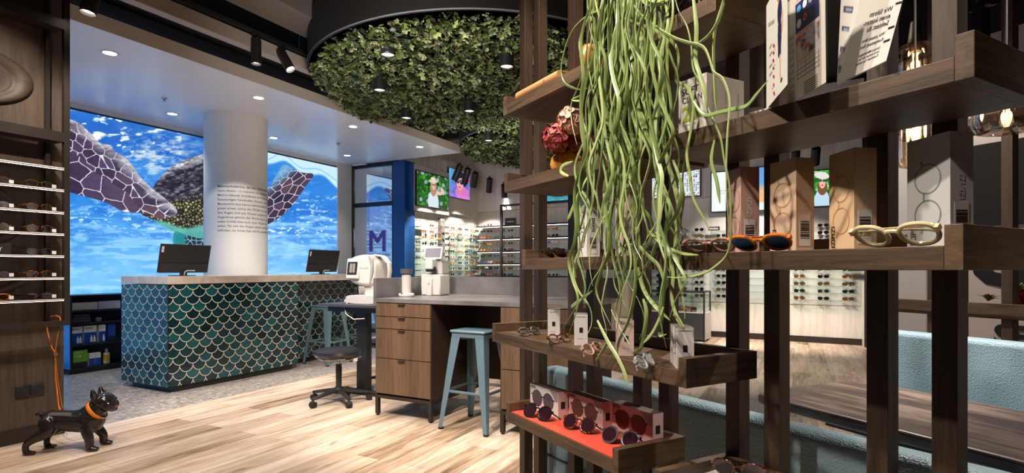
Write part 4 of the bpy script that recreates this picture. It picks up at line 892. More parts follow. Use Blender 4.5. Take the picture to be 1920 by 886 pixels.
def hatlady(X, Z):
    f1, f2, cc = voro(X*9, Z*9, 95, .9); c = lerp(col(10, 70, 24), col(80, 190, 60), cc); c = lerp(c, col(210, 216, 240), ((f1 < .3) & (cc > .75)).astype(float)*.8)
    c = put(c, ellm(X, Z, .34, .12, .26, .36), (190, 216, 236)); c = put(c, ellm(X, Z, .36, .52, .17, .22), (120, 80, 50)); c = put(c, ellm(X, Z, .36, .66, .11, .17), (236, 186, 160)); c = put(c, ellm(X, Z, .34, .86, .26, .10, -.2), (228, 224, 214)); c = put(c, ellm(X, Z, .30, .72, .05, .04) | ellm(X, Z, .42, .71, .05, .04), (46, 70, 84)); c = put(c, ellm(X, Z, .36, .58, .045, .018), (200, 40, 60)); return c
M_screen = lightbox_mat(.68, 'lit_screen_picture')
def screen(name, label, cat, F0, ang, x0, x1, z0, z1, y, fn, border=.02, px=90, m=None):
    w, h = x1-x0, z1-z0; r = thing(name, label, cat, (*F0(x0, y), z0), ang)
    o = MB(); o.box(0, w, -.035, 0, 0, h); o.build('housing', M_black, r, bevel=.003, smooth=False)
    picture('picture', w-2*border, h-2*border, px, int(px*h/w), fn, m or M_screen, r, (border, -.037, border)); return r
screen('wall_screen', 'wide screen with a woman in a sun hat among green leaves, beside the blue wall', 'screen', RF, A_ANG, 5.0, 6.06, 2.36, 3.02, .868, garden)
screen('wall_picture', 'lit portrait of a woman in round sunglasses in pink and blue light', 'picture', RF, A_ANG, 6.16, 6.98, 2.66, 3.26, .938, portrait, .012)
def bx(u, y=-.12):        # distance along the back wall seen at column u
    a = (u-960)/F; p0 = BF(0, y); d = (math.cos(BW_ANG), math.sin(BW_ANG)); return (a*p0[1]-p0[0])/(d[0]-a*d[1])
def bz(u, v, y=-.12): x = bx(u, y); return H-(v-HY)*BF(x, y)[1]/F
def bscreen(label, u0, u1, v0, v1, fn, **kw):
    um = (u0+u1)/2; return screen('wall_screen', label, 'screen', BF, BW_ANG, bx(u0), bx(u1), bz(um, v1), bz(um, v0), -.122, fn, **kw)
bscreen('far screen with black and white lettering and a blue emblem behind the hanging plant', 1222, 1315, 297, 371, letters_pic)
bscreen('bright white upright screen on the far wall', 1333, 1374, 321, 398, white_pic, px=50)
bscreen('far screen with an orange and blue beach portrait behind the beige boxes', 1392, 1440, 313, 396, beach, px=50)
bscreen('far screen with a smiling woman in a pale hat between two beige boxes', 1520, 1580, 317, 388, hatlady)
bscreen('small turquoise far screen between the left rack posts', 1020, 1068, 358, 378, lambda X, Z: lerp(col(20, 110, 130), col(120, 210, 220), fbm(X*4, Z*4, 99, 3)), px=30)

# ================================================================== SUNGLASSES SHELVING
SG = {}
def sun_proto(name, fm, lm):
    o = MB(); w, h = .052, .042
    for s in (-1, 1):
        rp = rim_path('soft', w, h, 12); o.cur = 1; o.prism([(s*.036+s*x*.9, h/2+.004+z*.9) for x, z in rp], .001, .003)
        o.cur = 0; o.tube([(s*.036+s*x, 0, h/2+.004+z) for x, z in rp], .0035, 5, closed=True); o.tube([(s*.064, 0, .033), (s*.066, .06, .033), (s*.062, .12, .006)], .003, 5)
    o.tube([(-.012, 0, .033), (.012, 0, .033)], .003, 5)
    me = o.build(name, [fm, lm]); d = me.data; bpy.data.objects.remove(me); return d
_c = lambda n, c: simple(n, c, .25)
FR = {'black': M_acet, 'brown': M_tort, 'gold': M_gold, 'red': _c('red_frame', (.30, .03, .03)), 'blue': _c('blue_frame', (.02, .10, .30)), 'amber': _c('amber_frame', (.45, .18, .03)), 'grey': M_greyfr, 'white': _c('white_frame', (.6, .6, .62))}
LN = {'dark': lensmat('black'), 'brown': _c('brown_tint_lens', (.10, .035, .012)), 'blue': lensmat('bluelens'), 'green': _c('green_tint_lens', (.012, .026, .018)), 'amber': _c('amber_tint_lens', (.40, .14, .03)), 'rose': _c('rose_tint_lens', (.30, .08, .07))}
STY = [('black', 'dark'), ('black', 'green'), ('brown', 'brown'), ('gold', 'brown'), ('red', 'rose'), ('blue', 'blue'), ('amber', 'amber'), ('grey', 'dark'), ('black', 'brown'), ('white', 'rose'), ('brown', 'amber')]
for a, b in STY: SG[(a, b)] = sun_proto('sunglasses', FR[a], LN[b])
ORD = ['first', 'second', 'third', 'fourth', 'fifth', 'sixth', 'seventh', 'eighth', 'ninth', 'tenth', 'eleventh', 'twelfth']
def sunglasses(F0, ang, x, y, z, style, where, group, sc=1.0, jit=0):
    o = bpy.data.objects.new('sunglasses', SG[style]); COL.objects.link(o); o.location = (*F0(x, y), z); o.rotation_euler.z = ang+jit; o.scale = (sc,)*3
    lens = '' if style[1] == 'dark' else ' with '+style[1]+' lenses'
    tag(o, style[0]+' sunglasses'+lens+', '+where, 'sunglasses', group); return o
# side wall: nine glass shelves
M_slatpost = simple('grey_stone_post', (.16, .155, .15), .6)
sx = lambda u, t=.90: (lambda a, p0: (a*p0[1]-p0[0])/(math.cos(A_ANG)-a*math.sin(A_ANG)))((u-960)/F, RF(0, t))
side_z = [1.07+.117*i for i in range(9)]
def light_strip(name, F0, ang, x0, x1, y0, y1, z0, z1, m, parent): o = MB(); o.box(x0, x1, y0, y1, z0, z1); return o.build(name, m, parent, smooth=False)
M_strip = glow('warm_led_line', (1, .93, .84), 6)
for sec, (x0, x1, nm) in enumerate(((5.0, sx(830), 'left bay'), (sx(841), 7.4, 'right bay'))):
    for i, z in enumerate(side_z+[2.13]):
        r = thing('glass_shelf', 'glass shelf on the pale side wall, '+(ORD[9-i] if i < 9 else 'first')+' from the top in the '+nm, 'shelf', (*RF(x0, .80), z), A_ANG, 'glass shelves on the side wall')
        o = MB(); o.box(0, x1-x0, 0, .22, -.008, 0); o.build('pane', M_shelfglass, r, smooth=False)
        o = MB(); o.box(.2, .22, .1, .225, -.02, -.008); o.box(x1-x0-.22, x1-x0-.2, .1, .225, -.02, -.008); o.build('bracket', M_chrome, r, smooth=False)
o = MB(); o.box(sx(831), sx(839), .96, 1.025, .3, 2.22); tag(o.build('shelving_post', M_slatpost, None, (*RF(0, 0), 0), A_ANG, smooth=False), 'grey upright strip dividing the two bays of glass shelves', 'shelving post')
k = 0
left_items = {8: [808, 823], 7: [794, 808, 823], 6: [794, 808, 823], 5: [794, 808, 823]}
for i, z in enumerate(side_z):
    for j, u in enumerate(left_items.get(i, [])):
        st = [('gold', 'brown'), ('red', 'rose'), ('amber', 'amber'), ('grey', 'dark')][(8-i) % 4]; sunglasses(RF, A_ANG, sx(u), .88, z, st, ORD[j]+' pair on the '+ORD[9-i]+' glass shelf of the left bay', 'sunglasses on the side wall')
    us = [847, 861, 873, 884, 893]
    for j, u in enumerate(us):
        if i == 6 and j == 3: continue
        st = [STY[(i*3+j*5) % 11], STY[(i*7+j*2+1) % 9]][(i+j) % 2]; st = STY[(i*3+j*5) % 11]
        sunglasses(RF, A_ANG, sx(u), .88, z, st, ORD[j]+' pair on the '+ORD[9-i]+' glass shelf of the right bay', 'sunglasses on the side wall')
    for j, u in enumerate((835,)):
        sunglasses(RF, A_ANG, sx(u), .86, z, [('black', 'dark'), ('brown', 'brown'), ('black', 'brown')][i % 3], 'in front of the grey upright on the '+ORD[9-i]+' shelf', 'sunglasses on the side wall')
def sign(name, label, F0, ang, x, y, z, w, h, m, text=None, tm=None, size=.5, text2=None):
    r = thing(name, label, 'sign', (*F0(x, y), z), ang); o = MB(); o.box(0, w, 0, .012, 0, h); o.build('plate', m, r, smooth=False)
    if text: 
        vs, fs = text_geo(text, h*size, bold=.02); mx = max(p[0] for p in vs); kk = min(1, w*.86/mx); o = MB(); o.add([(w*.5-mx*kk*.5+x_*kk, -.001, h*.5-h*size*.35*kk+y_*kk) for x_, y_ in vs], fs); o.build('sign_lettering', tm or M_pack, r, smooth=False)
    return r
sign('brand_card', 'white card with a blue stripe at the left of the top item shelf', RF, A_ANG, sx(788), .88, side_z[8], .20, .095, M_pack)
sign('brand_sign', 'small black sign with a white emblem among the sunglasses of the right bay', RF, A_ANG, sx(880), .87, side_z[6], .14, .09, M_black, 'O', M_pack, .7)
# black framed open shelving against the back wall
SX0, SX1, SX2 = bx(893, -.3), bx(941, -.3), bx(1070, -.3)
bsh = thing('black_shelving', 'black metal shelving with lit white back in the far corner', 'shelving', (*BF(0, 0), 0), BW_ANG)
BZS = [1.06, 1.325, 1.59, 1.86, 2.13]
for x in (SX1, SX2): o = MB(); o.box(x-.025, x+.025, -.34, -.30, .4, 2.56); o.build('post', M_black, bsh, smooth=False)
o = MB(); o.box(SX1, SX2, -.34, -.30, 2.52, 2.56); o.box(SX1-.02, SX1+.02, -.30, -.02, 2.52, 2.56); o.build('top_rail', M_black, bsh, smooth=False)
for z in BZS:
    o = MB(); o.box(SX0, SX2, -.30, -.01, z-.035, z); q = o.build('shelf', M_black, bsh, smooth=False)
    o = MB(); o.box(SX0+.02, SX2-.02, -.29, -.27, z-.041, z-.036); o.build('led_line', M_strip, q, smooth=False)
for a in range(4):
    z = (BZS[a]+BZS[a+1])/2; o = MB(); o.box(SX0, SX2, -.26, -.01, z-.006, z); tag(o.build('glass_shelf', M_shelfglass, None, (*BF(0, 0), 0), BW_ANG, smooth=False), 'thin glass shelf between the black shelves in the far corner, '+ORD[3-a]+' from the top', 'shelf', 'thin glass shelves in the black shelving')
gaps = [(893, 966), (1031, 1066), (1096, 1104), (1134, 1189), (1224, 1240), (1277, 1361), (1406, 1434), (1484, 1620)]
def seen(u): return any(a-5 < u < b+5 for a, b in gaps)
def ucol(x, y): p = BF(x, y); return 960+F*p[0]/p[1]
n = 0
for a, z0 in enumerate(BZS):
    for lvl, z in ((0, z0), (1, z0+.133)):
        if lvl and a == 4: continue
        for j in range(11):
            x = SX0+.12+.175*j
            if x > SX2-.1 or not seen(ucol(x, -.2)): continue
            if (a, lvl) in ((4, 0),) and j not in (0, 1): continue
            st = STY[(a*5+lvl*3+j*4) % 11]
            sunglasses(BF, BW_ANG, x, -.22, z, st, ORD[j]+' from left '+('on' if lvl == 0 else 'above')+' the '+ORD[4-a]+' black shelf', 'sunglasses in the black shelving', 1.0, R(-12+((j*37+a*11) % 24)))
sign('brand_sign', 'black sign with white sport emblem on the top black shelf in the far corner', BF, BW_ANG, bx(947, -.25), -.25, 2.13, .26, .15, M_black, 'Reebok', M_pack, .36)
sign('discount_sign', 'small black discount sign in the lower part of the black shelving', BF, BW_ANG, bx(906, -.25), -.26, 1.20, .17, .075, M_black, '-50%', M_pack, .7)
# right part of the back wall: glass shelves in bays
RZ = [.70+.117*i for i in range(11)]
bays = [(bx(1150, 0), bx(1262, 0)), (bx(1268, 0), bx(1330, 0)), (bx(1332, 0), bx(1476, 0)), (bx(1478, 0), bx(1614, 0))]
BN = ['bay behind the hanging plant', 'bay left of the white screen', 'bay below the white screen', 'rightmost bay']
for b, (x0, x1) in enumerate(bays):
    o = MB(); o.box(x0, x1, -.012, 0, .62, 2.4); tag(o.build('back_panel', M_greige if b % 2 else simple('white_backing', (.62, .60, .57), .5), None, (*BF(0, 0), 0), BW_ANG, smooth=False), 'pale backing panel of the '+BN[b]+' of sunglasses', 'panel')
    for i, z in enumerate(RZ):
        o = MB(); o.box(x0+.02, x1-.02, -.20, -.013, z-.008, z); tag(o.build('glass_shelf', M_shelfglass, None, (*BF(0, 0), 0), BW_ANG, smooth=False), 'glass shelf, '+ORD[10-i]+' from the top in the '+BN[b], 'shelf', 'glass shelves on the far wall')
        m = max(2, int((x1-x0)/.315))
        for j in range(m):
            x = x0+(x1-x0)*(j+.5)/m; u = ucol(x, -.12)
            if not seen(u) or u < 1133: continue
            if b == 2 and i == 10 and j == 0: continue
            st = [('black', 'dark'), ('black', 'brown'), ('grey', 'dark'), ('brown', 'brown'), ('black', 'brown'), ('black', 'dark')][(i*2+j*3+b) % 6]
            sunglasses(BF, BW_ANG, x, -.14, z, st, ORD[j]+' pair, '+ORD[10-i]+' shelf, '+BN[b], 'sunglasses on the far wall', 1.22)
sign('brand_sign', 'black brand sign under the white far screen', BF, BW_ANG, bx(1328, -.2), -.2, RZ[10], .19, .07, M_black, 'PRADA', M_pack, .6)
sign('brand_sign', 'black and white striped sign at the right end of the rightmost bay', BF, BW_ANG, bx(1590, -.2), -.19, RZ[4], .24, .09, M_black, '—', M_pack, 1.4)
o = MB(); o.box(SX0-.2, bays[0][0]-.02, -.42, -.02, 0, 1.02); tag(o.build('wall_base_cabinet', simple('dark_slate_front', (.045, .044, .046), .5), None, (*BF(0, 0), 0), BW_ANG, bevel=.003, smooth=False), 'long dark slate base cabinet under the black shelving at the far wall', 'cabinet')

# ================================================================== TRACK SPOTS
def track_spot(label, loc, aim, L=.20, r=.042, power=0, group=None, m=None, ang=42):
    t_ = thing('track_spotlight', label, 'spotlight', loc, 0, group); d = (Vector(aim)-Vector(loc)).normalized(); q = d.to_track_quat('-Z', 'Y').to_matrix().to_4x4()
    o = MB(); o.box(-.02, .02, -.05, .05, .0, .03); o.cyl((0, 0, -.03), (0, 0, .0), .009, n=10); o.build('adapter', M_black, t_)
    T = Matrix.Translation((0, 0, -.05)) @ q; mat_ = m or M_bronze
    o = MB(); o.M = T; o.lathe([(0, .04), (r*.9, .04), (r, .03), (r, -L+.04), (r*.92, -L+.04), (r*.85, -L+.065), (0, -L+.065)], 28); o.build('housing', mat_, t_)
    o = MB(); o.M = T; o.lathe([(0, -L+.063), (r*.82, -L+.063)], 24); o.build('lens', M_lampglow if power else M_lampsoft, t_)
    if power: l = spot((0, 0, 0), (0, 0, -1), power, ang, .5, WARM, .03, t_); l.location = T @ Vector((0, 0, -L+.03)); l.rotation_euler = q.to_euler()
    return t_
def at(u, v, Y): return ((u-960)/F*Y, Y, H-(v-HY)/F*Y)
def rail(label, p0, p1, hang=3):
    r = thing('light_track', label, 'light track'); o = MB(); p0, p1 = Vector(p0), Vector(p1); d = (p1-p0).normalized(); s = Vector((-d.y, d.x, 0)).normalized()*.018; u_ = Vector((0, 0, .034))
    o.hexa([tuple(p0-s), tuple(p1-s), tuple(p1+s), tuple(p0+s), tuple(p0-s+u_), tuple(p1-s+u_), tuple(p1+s+u_), tuple(p0+s+u_)]); o.build('track', M_black, r, smooth=False)
    for i in range(hang):
        q = p0.lerp(p1, (i+.5)/hang); o = MB(); o.cyl(tuple(q+u_), (q.x, q.y, 4.3), .004, n=6); o.build('hanger', M_alu, r)
    return r
rail('black light track running beside the pale beam towards the plant ceiling', RF(-2.2, -.92)+(3.37,), RF(1.35, -.92)+(3.37,))
def on_track(u, t, z): 
    a = (u-960)/F; p0 = RF(0, t); s = (a*p0[1]-p0[0])/(math.cos(A_ANG)-a*math.sin(A_ANG)); return (*RF(s, t), z)
track_spot('black cylinder spotlight hanging straight down beside the plant ceiling', on_track(480, -.92, 3.34), (on_track(480, -.92, 3.34)[0]+.02, on_track(480, -.92, 3.34)[1], 0), .235, .046, 60)
p = on_track(528, -.92, 3.34); track_spot('tilted cylinder spotlight with a bright lamp right next to the plant ceiling', p, (p[0]+1.1, p[1]-.3, 1.5), .235, .046, 80)
spot((-1.9, 4.4, 3.25), (-3.42, 6.92, 1.62), 150, 23, .25, NEUT, .03)
track_spot('cylinder spotlight at the top left above the canopy', on_track(175, -.92, 3.25), (-3.3, 3.5, 0), .235, .052, 40)
rail('black light track with spots in front of the far sunglasses', (*RF(5.35, -.62), 3.10), (*RF(8.2, -1.6), 3.02), 4)
for i, (u, Y, z, lab, dx) in enumerate(((862, 10.1, 3.10, 'leftmost', .9), (877, 10.4, 3.09, 'second', .9), (891, 10.8, 3.08, 'third', .9), (918, 11.3, 3.05, 'fourth', .05), (945, 11.9, 3.03, 'fifth', -.6))):
    x = (u-960)/F*Y; track_spot(lab+' of the five small black spots aimed at the far sunglasses', (x, Y, z), ((*RF(5.35+.75*i, 1.0), 1.35) if i < 3 else (*BF(bx(905+45*(i-3)), -.1), 1.5)), .30, .06, 230, 'spots on the far track', M_black, 60)
for i, (u, v) in enumerate(((1378, 262), (1408, 256), (1492, 280), (1530, 275))):
    p = at(u, v, 8.2-.35*i); track_spot(('first', 'second', 'third', 'fourth')[i]+' of the dark spots above the beige boxes, from the left', p, (p[0]+.5, p[1]+1.2, 1.3),   .24, .055, 110, 'spots before the far screens', M_black, 70)
p = at(1838, 16, 2.9); track_spot('dark spotlight at the top right over the end of the top shelf', p, (p[0]-.05, p[1]-.1, 0), .17, .040, 35, None, M_black, 55)
rail('short light track at the top right', at(1790, 30, 2.75), at(1870, 8, 3.0), 1)

# ================================================================== PLANT CEILING
def leafcloud(name, label, c, r, zb, n, seed, drop=.12, size=(.05, .10), hole=None):
    g = np.random.default_rng(seed); o = MB(); pal = [(38, 54, 22), (58, 80, 30), (80, 100, 40), (100, 116, 58), (128, 136, 84), (50, 68, 34), (66, 76, 40)]
    k = 0
    while k < n:
        x, y = g.uniform(-r, r, 2); d = math.hypot(x, y)
        if d > r-.01: continue
        if hole and hole(x+c[0], y+c[1]): continue
        k += 1
        z = zb-g.random()**1.5*drop*(1 if d < r*.93 else .8)+.04-.09*max(0, math.sin(x*4.1+seed)*math.cos(y*3.7)); L = g.uniform(*size)*(1.35 if g.random() < .06 else 1); W = L*g.uniform(.42, .8)
        nrm = Vector((g.normal(0, .55), g.normal(0, .55), -1)).normalized(); t1 = nrm.orthogonal().normalized(); a = g.uniform(0, 2*PI); t2 = nrm.cross(t1)
        e1 = (t1*math.cos(a)+t2*math.sin(a)); e2 = nrm.cross(e1); cen = Vector((x, y, z-zb))
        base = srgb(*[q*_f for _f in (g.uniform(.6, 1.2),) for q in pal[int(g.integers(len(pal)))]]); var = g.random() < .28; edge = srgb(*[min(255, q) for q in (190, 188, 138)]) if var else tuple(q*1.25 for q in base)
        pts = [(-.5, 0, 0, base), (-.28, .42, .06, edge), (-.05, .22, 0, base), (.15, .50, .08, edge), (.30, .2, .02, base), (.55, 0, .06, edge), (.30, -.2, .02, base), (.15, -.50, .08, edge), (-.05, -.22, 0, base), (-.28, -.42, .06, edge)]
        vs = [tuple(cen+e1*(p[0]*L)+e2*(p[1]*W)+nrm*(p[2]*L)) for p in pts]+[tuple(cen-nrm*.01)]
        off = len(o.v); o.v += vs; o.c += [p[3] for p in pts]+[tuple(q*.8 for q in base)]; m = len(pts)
        fs = [(off+i, off+(i+1) % m, off+m) for i in range(m)]; o.f += fs; o.mi += [0]*len(fs)
    return o
M_leaf = NT('ivy_leaves'); _a = M_leaf.node('ShaderNodeAttribute'); _a.attribute_name = 'Col'; M_leaf = M_leaf.fin(_a.outputs[0], .42)
C1, R1, C2, R2 = (-.35, 6.05), 1.75, (.75, 9.15), 1.6; ZB = 3.2
for i, (c, r, n, nm) in enumerate(((C1, R1, 13000, 'near'), (C2, R2, 7000, 'far'))):
    pl = thing('plant_ceiling', nm+' round suspended ceiling disc densely covered with variegated green ivy', 'plant ceiling', (*c, ZB), 0)
    o = MB(); o.lathe([(r, .42), (r, -.0), (r+.012, -.0), (r+.012, .42)], 120); o.build('rim', simple('dark_brown_rim', (.014, .010, .008), .6), pl)
    o = MB(); o.lathe([(r+.013, .0), (r+.013, .012), (r-.002, .012), (r-.002, 0)], 120); o.build('rim_edge', simple('pale_rim_edge', (.25, .24, .25), .4), pl)
    o = MB(); o.lathe([(0, .14), (r-.003, .14), (r-.003, .30), (0, .30)], 80); o.build('backing', simple('dark_backing', (.012, .014, .010), .9), pl)
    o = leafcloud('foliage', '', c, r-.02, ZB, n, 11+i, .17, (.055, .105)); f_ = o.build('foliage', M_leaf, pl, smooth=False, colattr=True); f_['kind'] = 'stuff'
DLS = [(727, 104, 'largest of those in the near ivy disc'), (950, 126, 'at the right of the near ivy disc beside the rack post'), (712, 170, 'left below the largest one'), (880, 209, 'towards the back of the near ivy disc'), (762, 222, 'at the back edge of the near ivy disc'), (916, 264, 'in the far ivy disc')]
for u, v, lab in DLS:
    z = 2.99; Y = (z-H)*F/(HY-v); x = (u-960)/F*Y; r = thing('ivy_downlight', 'black cylinder downlight '+lab, 'ceiling light', (x, Y, z), 0, 'black downlights in the ivy')
    o = MB(); o.lathe([(.0, .015), (.052, .015), (.056, 0), (.064, 0), (.064, .27), (0, .27)], 28); o.build('housing', M_black, r)
    o = MB(); o.lathe([(0, .012), (.053, .012)], 24); o.build('lens', M_lampsoft, r)
    spot((0, 0, -.01), (0, 0, -1), 55, 70, .6, WARM, .04, r)
# added fill lights without fixtures, floating below the ivy because bounced light is weak
for (x, y, tx, ty, p) in ((-1.0, 3.4, -.5, 6.0, 85), (-.6, 6.8, .6, 9.2, 45)):
    spot((x, y, 2.2), (tx, ty, 3.2), p*1.3, 120, .9, NEUT, .3)

# ================================================================== VITRINE AND LITTLE CABINET
VA = BW_ANG; vp = gp(1321, 641, 0.0); 
vt = thing('glass_vitrine', 'black framed glass display case on a grey cabinet with leather spectacle cases inside', 'display case', (*vp, 0), VA); VW = 1.34; VD = .5; VH = .83; VG = .47
o = MB(); o.box(-VW, 0, 0, VD, .03, VG); o.build('cabinet', simple('dark_slate_front', (.045, .044, .046), .5), vt, smooth=False)
o = MB(); o.box(-.002, .004, .002, VD, .03, VG); o.build('side_panel', simple('light_grey_side', (.42, .40, .39), .5), vt, smooth=False)
o = MB(); o.box(-VW, 0, 0, VD, VG, VG+.012); o.build('display_floor', M_white, vt, smooth=False)
for x in (-VW, -.02):
    for y in (0, VD-.02): o = MB(); o.box(x-.002, x+.024, y-.002, y+.022, 0 if y == 0 else VG, VH); o.build('post', M_black, vt, smooth=False)
o = MB(); o.box(-VW, .004, -.002, .02, VH-.022, VH); o.box(-VW, .004, VD-.02, VD, VH-.022, VH); o.box(-.02, .004, .02, VD-.02, VH-.022, VH); o.box(-VW, -VW+.02, .02, VD-.02, VH-.022, VH); o.build('top_rail', M_black, vt, smooth=False)
for a in ((-VW+.02, -.02, .006, .01, VG+.012, VH-.022), (-.010, -.006, .02, VD-.02, VG+.012, VH-.022), (-VW+.02, -.02, .02, VD-.02, VH-.01, VH-.005)): o = MB(); o.box(*a); o.build('pane', M_pane, vt, smooth=False)
VF = frame(*vp, VA)
for i, (x, y, w, m, rz, lab) in enumerate(((-.24, .12, .17, M_tort, .1, 'brown leather case standing in front in the glass display case'), (-.40, .2, .20, simple('brown_leather', srgb(120, 56, 30), .4), -.35, 'dark brown leather case leaning open in the glass display case'), (-.60, .18, .22, simple('amber_leather', srgb(206, 140, 60), .5), .3, 'amber leather case in the glass display case'), (-.95, .2, .2, simple('amber_leather', (.5, .25, .06), .5), .2, 'amber leather case at the left inside the glass display case'))):
    r = thing('spectacle_case', lab, 'case', (*VF(x, y), VG+.0125), VA+rz, 'leather cases in the vitrine'); o = MB(); o.box(-w/2, w/2, -.04, .04, 0, .07); o.build('box', m, r, bevel=.008); o = MB(); o.M = Matrix.Translation((0, .045, .07)) @ Matrix.Rotation(R(-60 if i != 1 else -20), 4, 'X'); o.box(-w/2, w/2, -.002, .08, 0, .02); o.build('lid', m, r, bevel=.006)
p = gp(1180, 642, 0)
r = thing('light_wood_cabinet', 'pale wood cabinet with two doors behind the hanging plant', 'cabinet', (*p, 0), VA); o = MB(); o.box(-.55, 0, 0, .4, .05, 1.02); o.build('body', M_greige2, r, bevel=.003, smooth=False)
o = MB(); o.box(-.54, -.28, -.015, 0, .42, 1.0); o.build('door', M_greige2, r, bevel=.002, smooth=False); o = MB(); o.box(-.27, -.01, -.015, 0, .42, 1.0); o.build('door', M_greige2, r, bevel=.002, smooth=False); o = MB(); o.box(-.54, -.01, -.015, 0, .07, .41); o.build('drawer', M_greige2, r, bevel=.002, smooth=False)

# ================================================================== SEATING AND TABLE
P1, P4 = gp(1055, 682, .76), gp(1818, 858, .76); SB = math.atan2(P4[1]-P1[1], P4[0]-P1[0])
bn = thing('leather_bench', 'near pale blue pebbled leather bench with its back towards the oak rack', 'bench', (*P1, 0), SB); BL = 1.72
o = MB(); o.box(-.02, BL, -.105, -.012, .06, .76); o.build('backrest', M_leather, bn, bevel=.03, seg=4)
o = MB(); o.box(.0, BL-.02, -.11, -.10, .365, .373); o.build('seam', simple('dark_blue_piping', srgb(40, 62, 72), .5), bn, smooth=False)
o = MB(); o.box(.0, BL-.02, -.012, .20, .30, .44); o.build('seat', M_leather, bn, bevel=.025, seg=3)
o = MB(); o.box(.02, BL-.05, -.09, .16, 0, .30); o.build('base', M_black, bn, smooth=False)
NL = (.87, 2.04); TB_ANG = R(-66)
tbl = thing('cafe_table', 'long worn walnut table top between the two blue benches', 'table', (*NL, 0), TB_ANG)
tp = MB(); tp.prism(smooth_poly([(0, .10), (.02, .03), (.10, 0), (.6, 0), (1.2, 0), (2.1, 0), (2.15, .3), (2.1, .58), (1.2, .59), (.5, .59), (.14, .59), (.05, .55), (.0, .45)], 5), .712, .75, 'z'); tp.build('tabletop', M_table, tbl, bevel=.012, seg=4)
o = MB(); o.box(.25, 1.9, .07, .12, .685, .711); o.box(.25, 1.9, .46, .51, .685, .711); o.build('rail', M_black, tbl, smooth=False)
for x in (.35, 1.6):
    o = MB(); o.box(x, x+.10, .25, .35, .02, .711); o.box(x-.1, x+.2, .12, .48, 0, .02); o.build('pedestal', M_black, tbl, bevel=.003)
FB = gp(1690, 622, .90); fb = thing('leather_bench', 'far pale blue pebbled leather bench with high back beyond the walnut table', 'bench', (*FB, 0), R(-66.7))
o = MB(); o.box(-.12, 1.9, 0, .11, .05, .90); o.build('backrest', M_leather, fb, bevel=.022, seg=4)
o = MB(); o.box(-.10, 1.9, -.22, 0, .30, .45); o.build('seat', M_leather, fb, bevel=.025, seg=3)
o = MB(); o.box(-.05, 1.8, -.16, .08, 0, .30); o.build('base', M_black, fb, smooth=False)
# second oak rack behind the far bench
K2 = (2.231, 3.17); A2 = R(-68); F2 = frame(*K2, A2)
r2 = thing('oak_rack', 'dark oak rack with posts and a rail standing behind the far blue bench', 'rack', (*K2, 0), A2)
for x in (.125, .25, .465, .59):
    o = MB(); o.box(x, x+.048, 0, .05, 0, 2.75); o.build('post', M_oakz, r2, bevel=.002, smooth=False)
o = MB(); o.box(-.02, 1.7, -.02, .0, .955, 1.03); o.build('rail', M_oakx, r2, bevel=.002, smooth=False)
o = MB(); o.box(-.02, 1.7, -.02, .20, .955, .975); o.build('shelf_board', M_oakx, r2, bevel=.002, smooth=False)
o = MB(); o.box(-.02, 1.7, -.02, .24, 1.93, 1.97); o.build('shelf_board', M_oakx, r2, bevel=.002, smooth=False)
# succulent in a red glass on it
px = F2(.47, .14)
su2 = thing('potted_succulent', 'spiky green succulent in a red vessel on the rack behind the far bench', 'plant', (*px, .976), A2)
o = MB(); o.lathe([(0, 0), (.04, 0), (.05, .05), (.045, .11), (.04, .11), (.04, .02), (0, .02)], 20); o.build('pot', simple('red_glass_pot', srgb(150, 16, 14), .15), su2)
def rosette(o, c, n, L, w, seed):
    g = random.Random(seed)
    for i in range(n):
        a = i*2.4; el = .2+1.2*(i/n); d = Vector((math.cos(a)*math.cos(el), math.sin(a)*math.cos(el), math.sin(el))); l = L*(1.1-.5*i/n)*g.uniform(.85, 1.1); P0 = Vector(c); s = d.cross(Vector((0, 0, 1))).normalized()
        o.tube([tuple(P0), tuple(P0+d*l*.5+Vector((0, 0, .01))), tuple(P0+d*l)], [.7, 1, .08], 6, flat=(w*.25, w, tuple(Vector((0, 0, 1)))))
o = MB(); rosette(o, (0, 0, .10), 26, .085, .010, 3); rosette(o, (-.12, -.02, .06), 14, .055, .008, 5); o.build('foliage', simple('succulent_green', srgb(120, 150, 84), .4), su2)
# big black letters on the wall behind
def wall_pt(u, v):     # where the sight line meets the right wall
    a = (u-960)/F; d = (math.cos(RW_ANG), math.sin(RW_ANG)); x = (a*RW[1]-RW[0])/(d[0]-a*d[1]); Y = RW[1]+x*d[1]; return x, H-(v-HY)/F*Y
def wall_letter(s, label, u0, v0, v1, bold=.03):
    x, zb = wall_pt(u0, v1); _, zt = wall_pt(u0, v0); hgt = zt-zb; o = MB(); vs, fs = text_geo(s, 1, bold=bold); x0 = min(p[0] for p in vs); y0 = min(p[1] for p in vs); y1 = max(p[1] for p in vs); k = hgt/(y1-y0); n = len(vs)
    o.add([(x+(a-x0)*k*1.0, -.012, zb+(b-y0)*k) for a, b in vs], fs); tag(o.build('wall_letter', simple('black_vinyl', (.008, .008, .008), .5), None, (*RW, 0), RW_ANG, smooth=False), label, 'lettering')
wall_letter('O', 'huge black letter O on the pale wall at the far right', 1820, 440, 538, .06)
wall_letter('SE', 'black letters SE low on the pale wall above the far blue bench', 1865, 606, 648, .045)
o = MB(); x0, z0 = wall_pt(1822, 425); x1, z1 = wall_pt(1900, 262); o.box(x0, x0+1.6, -.03, 0, z0, z1); tag(o.build('wall_panel', simple('deep_black_panel', (.004, .004, .004), .85), None, (*RW, 0), RW_ANG, smooth=False), 'black panel on the far right wall below the big glass pendant', 'panel')
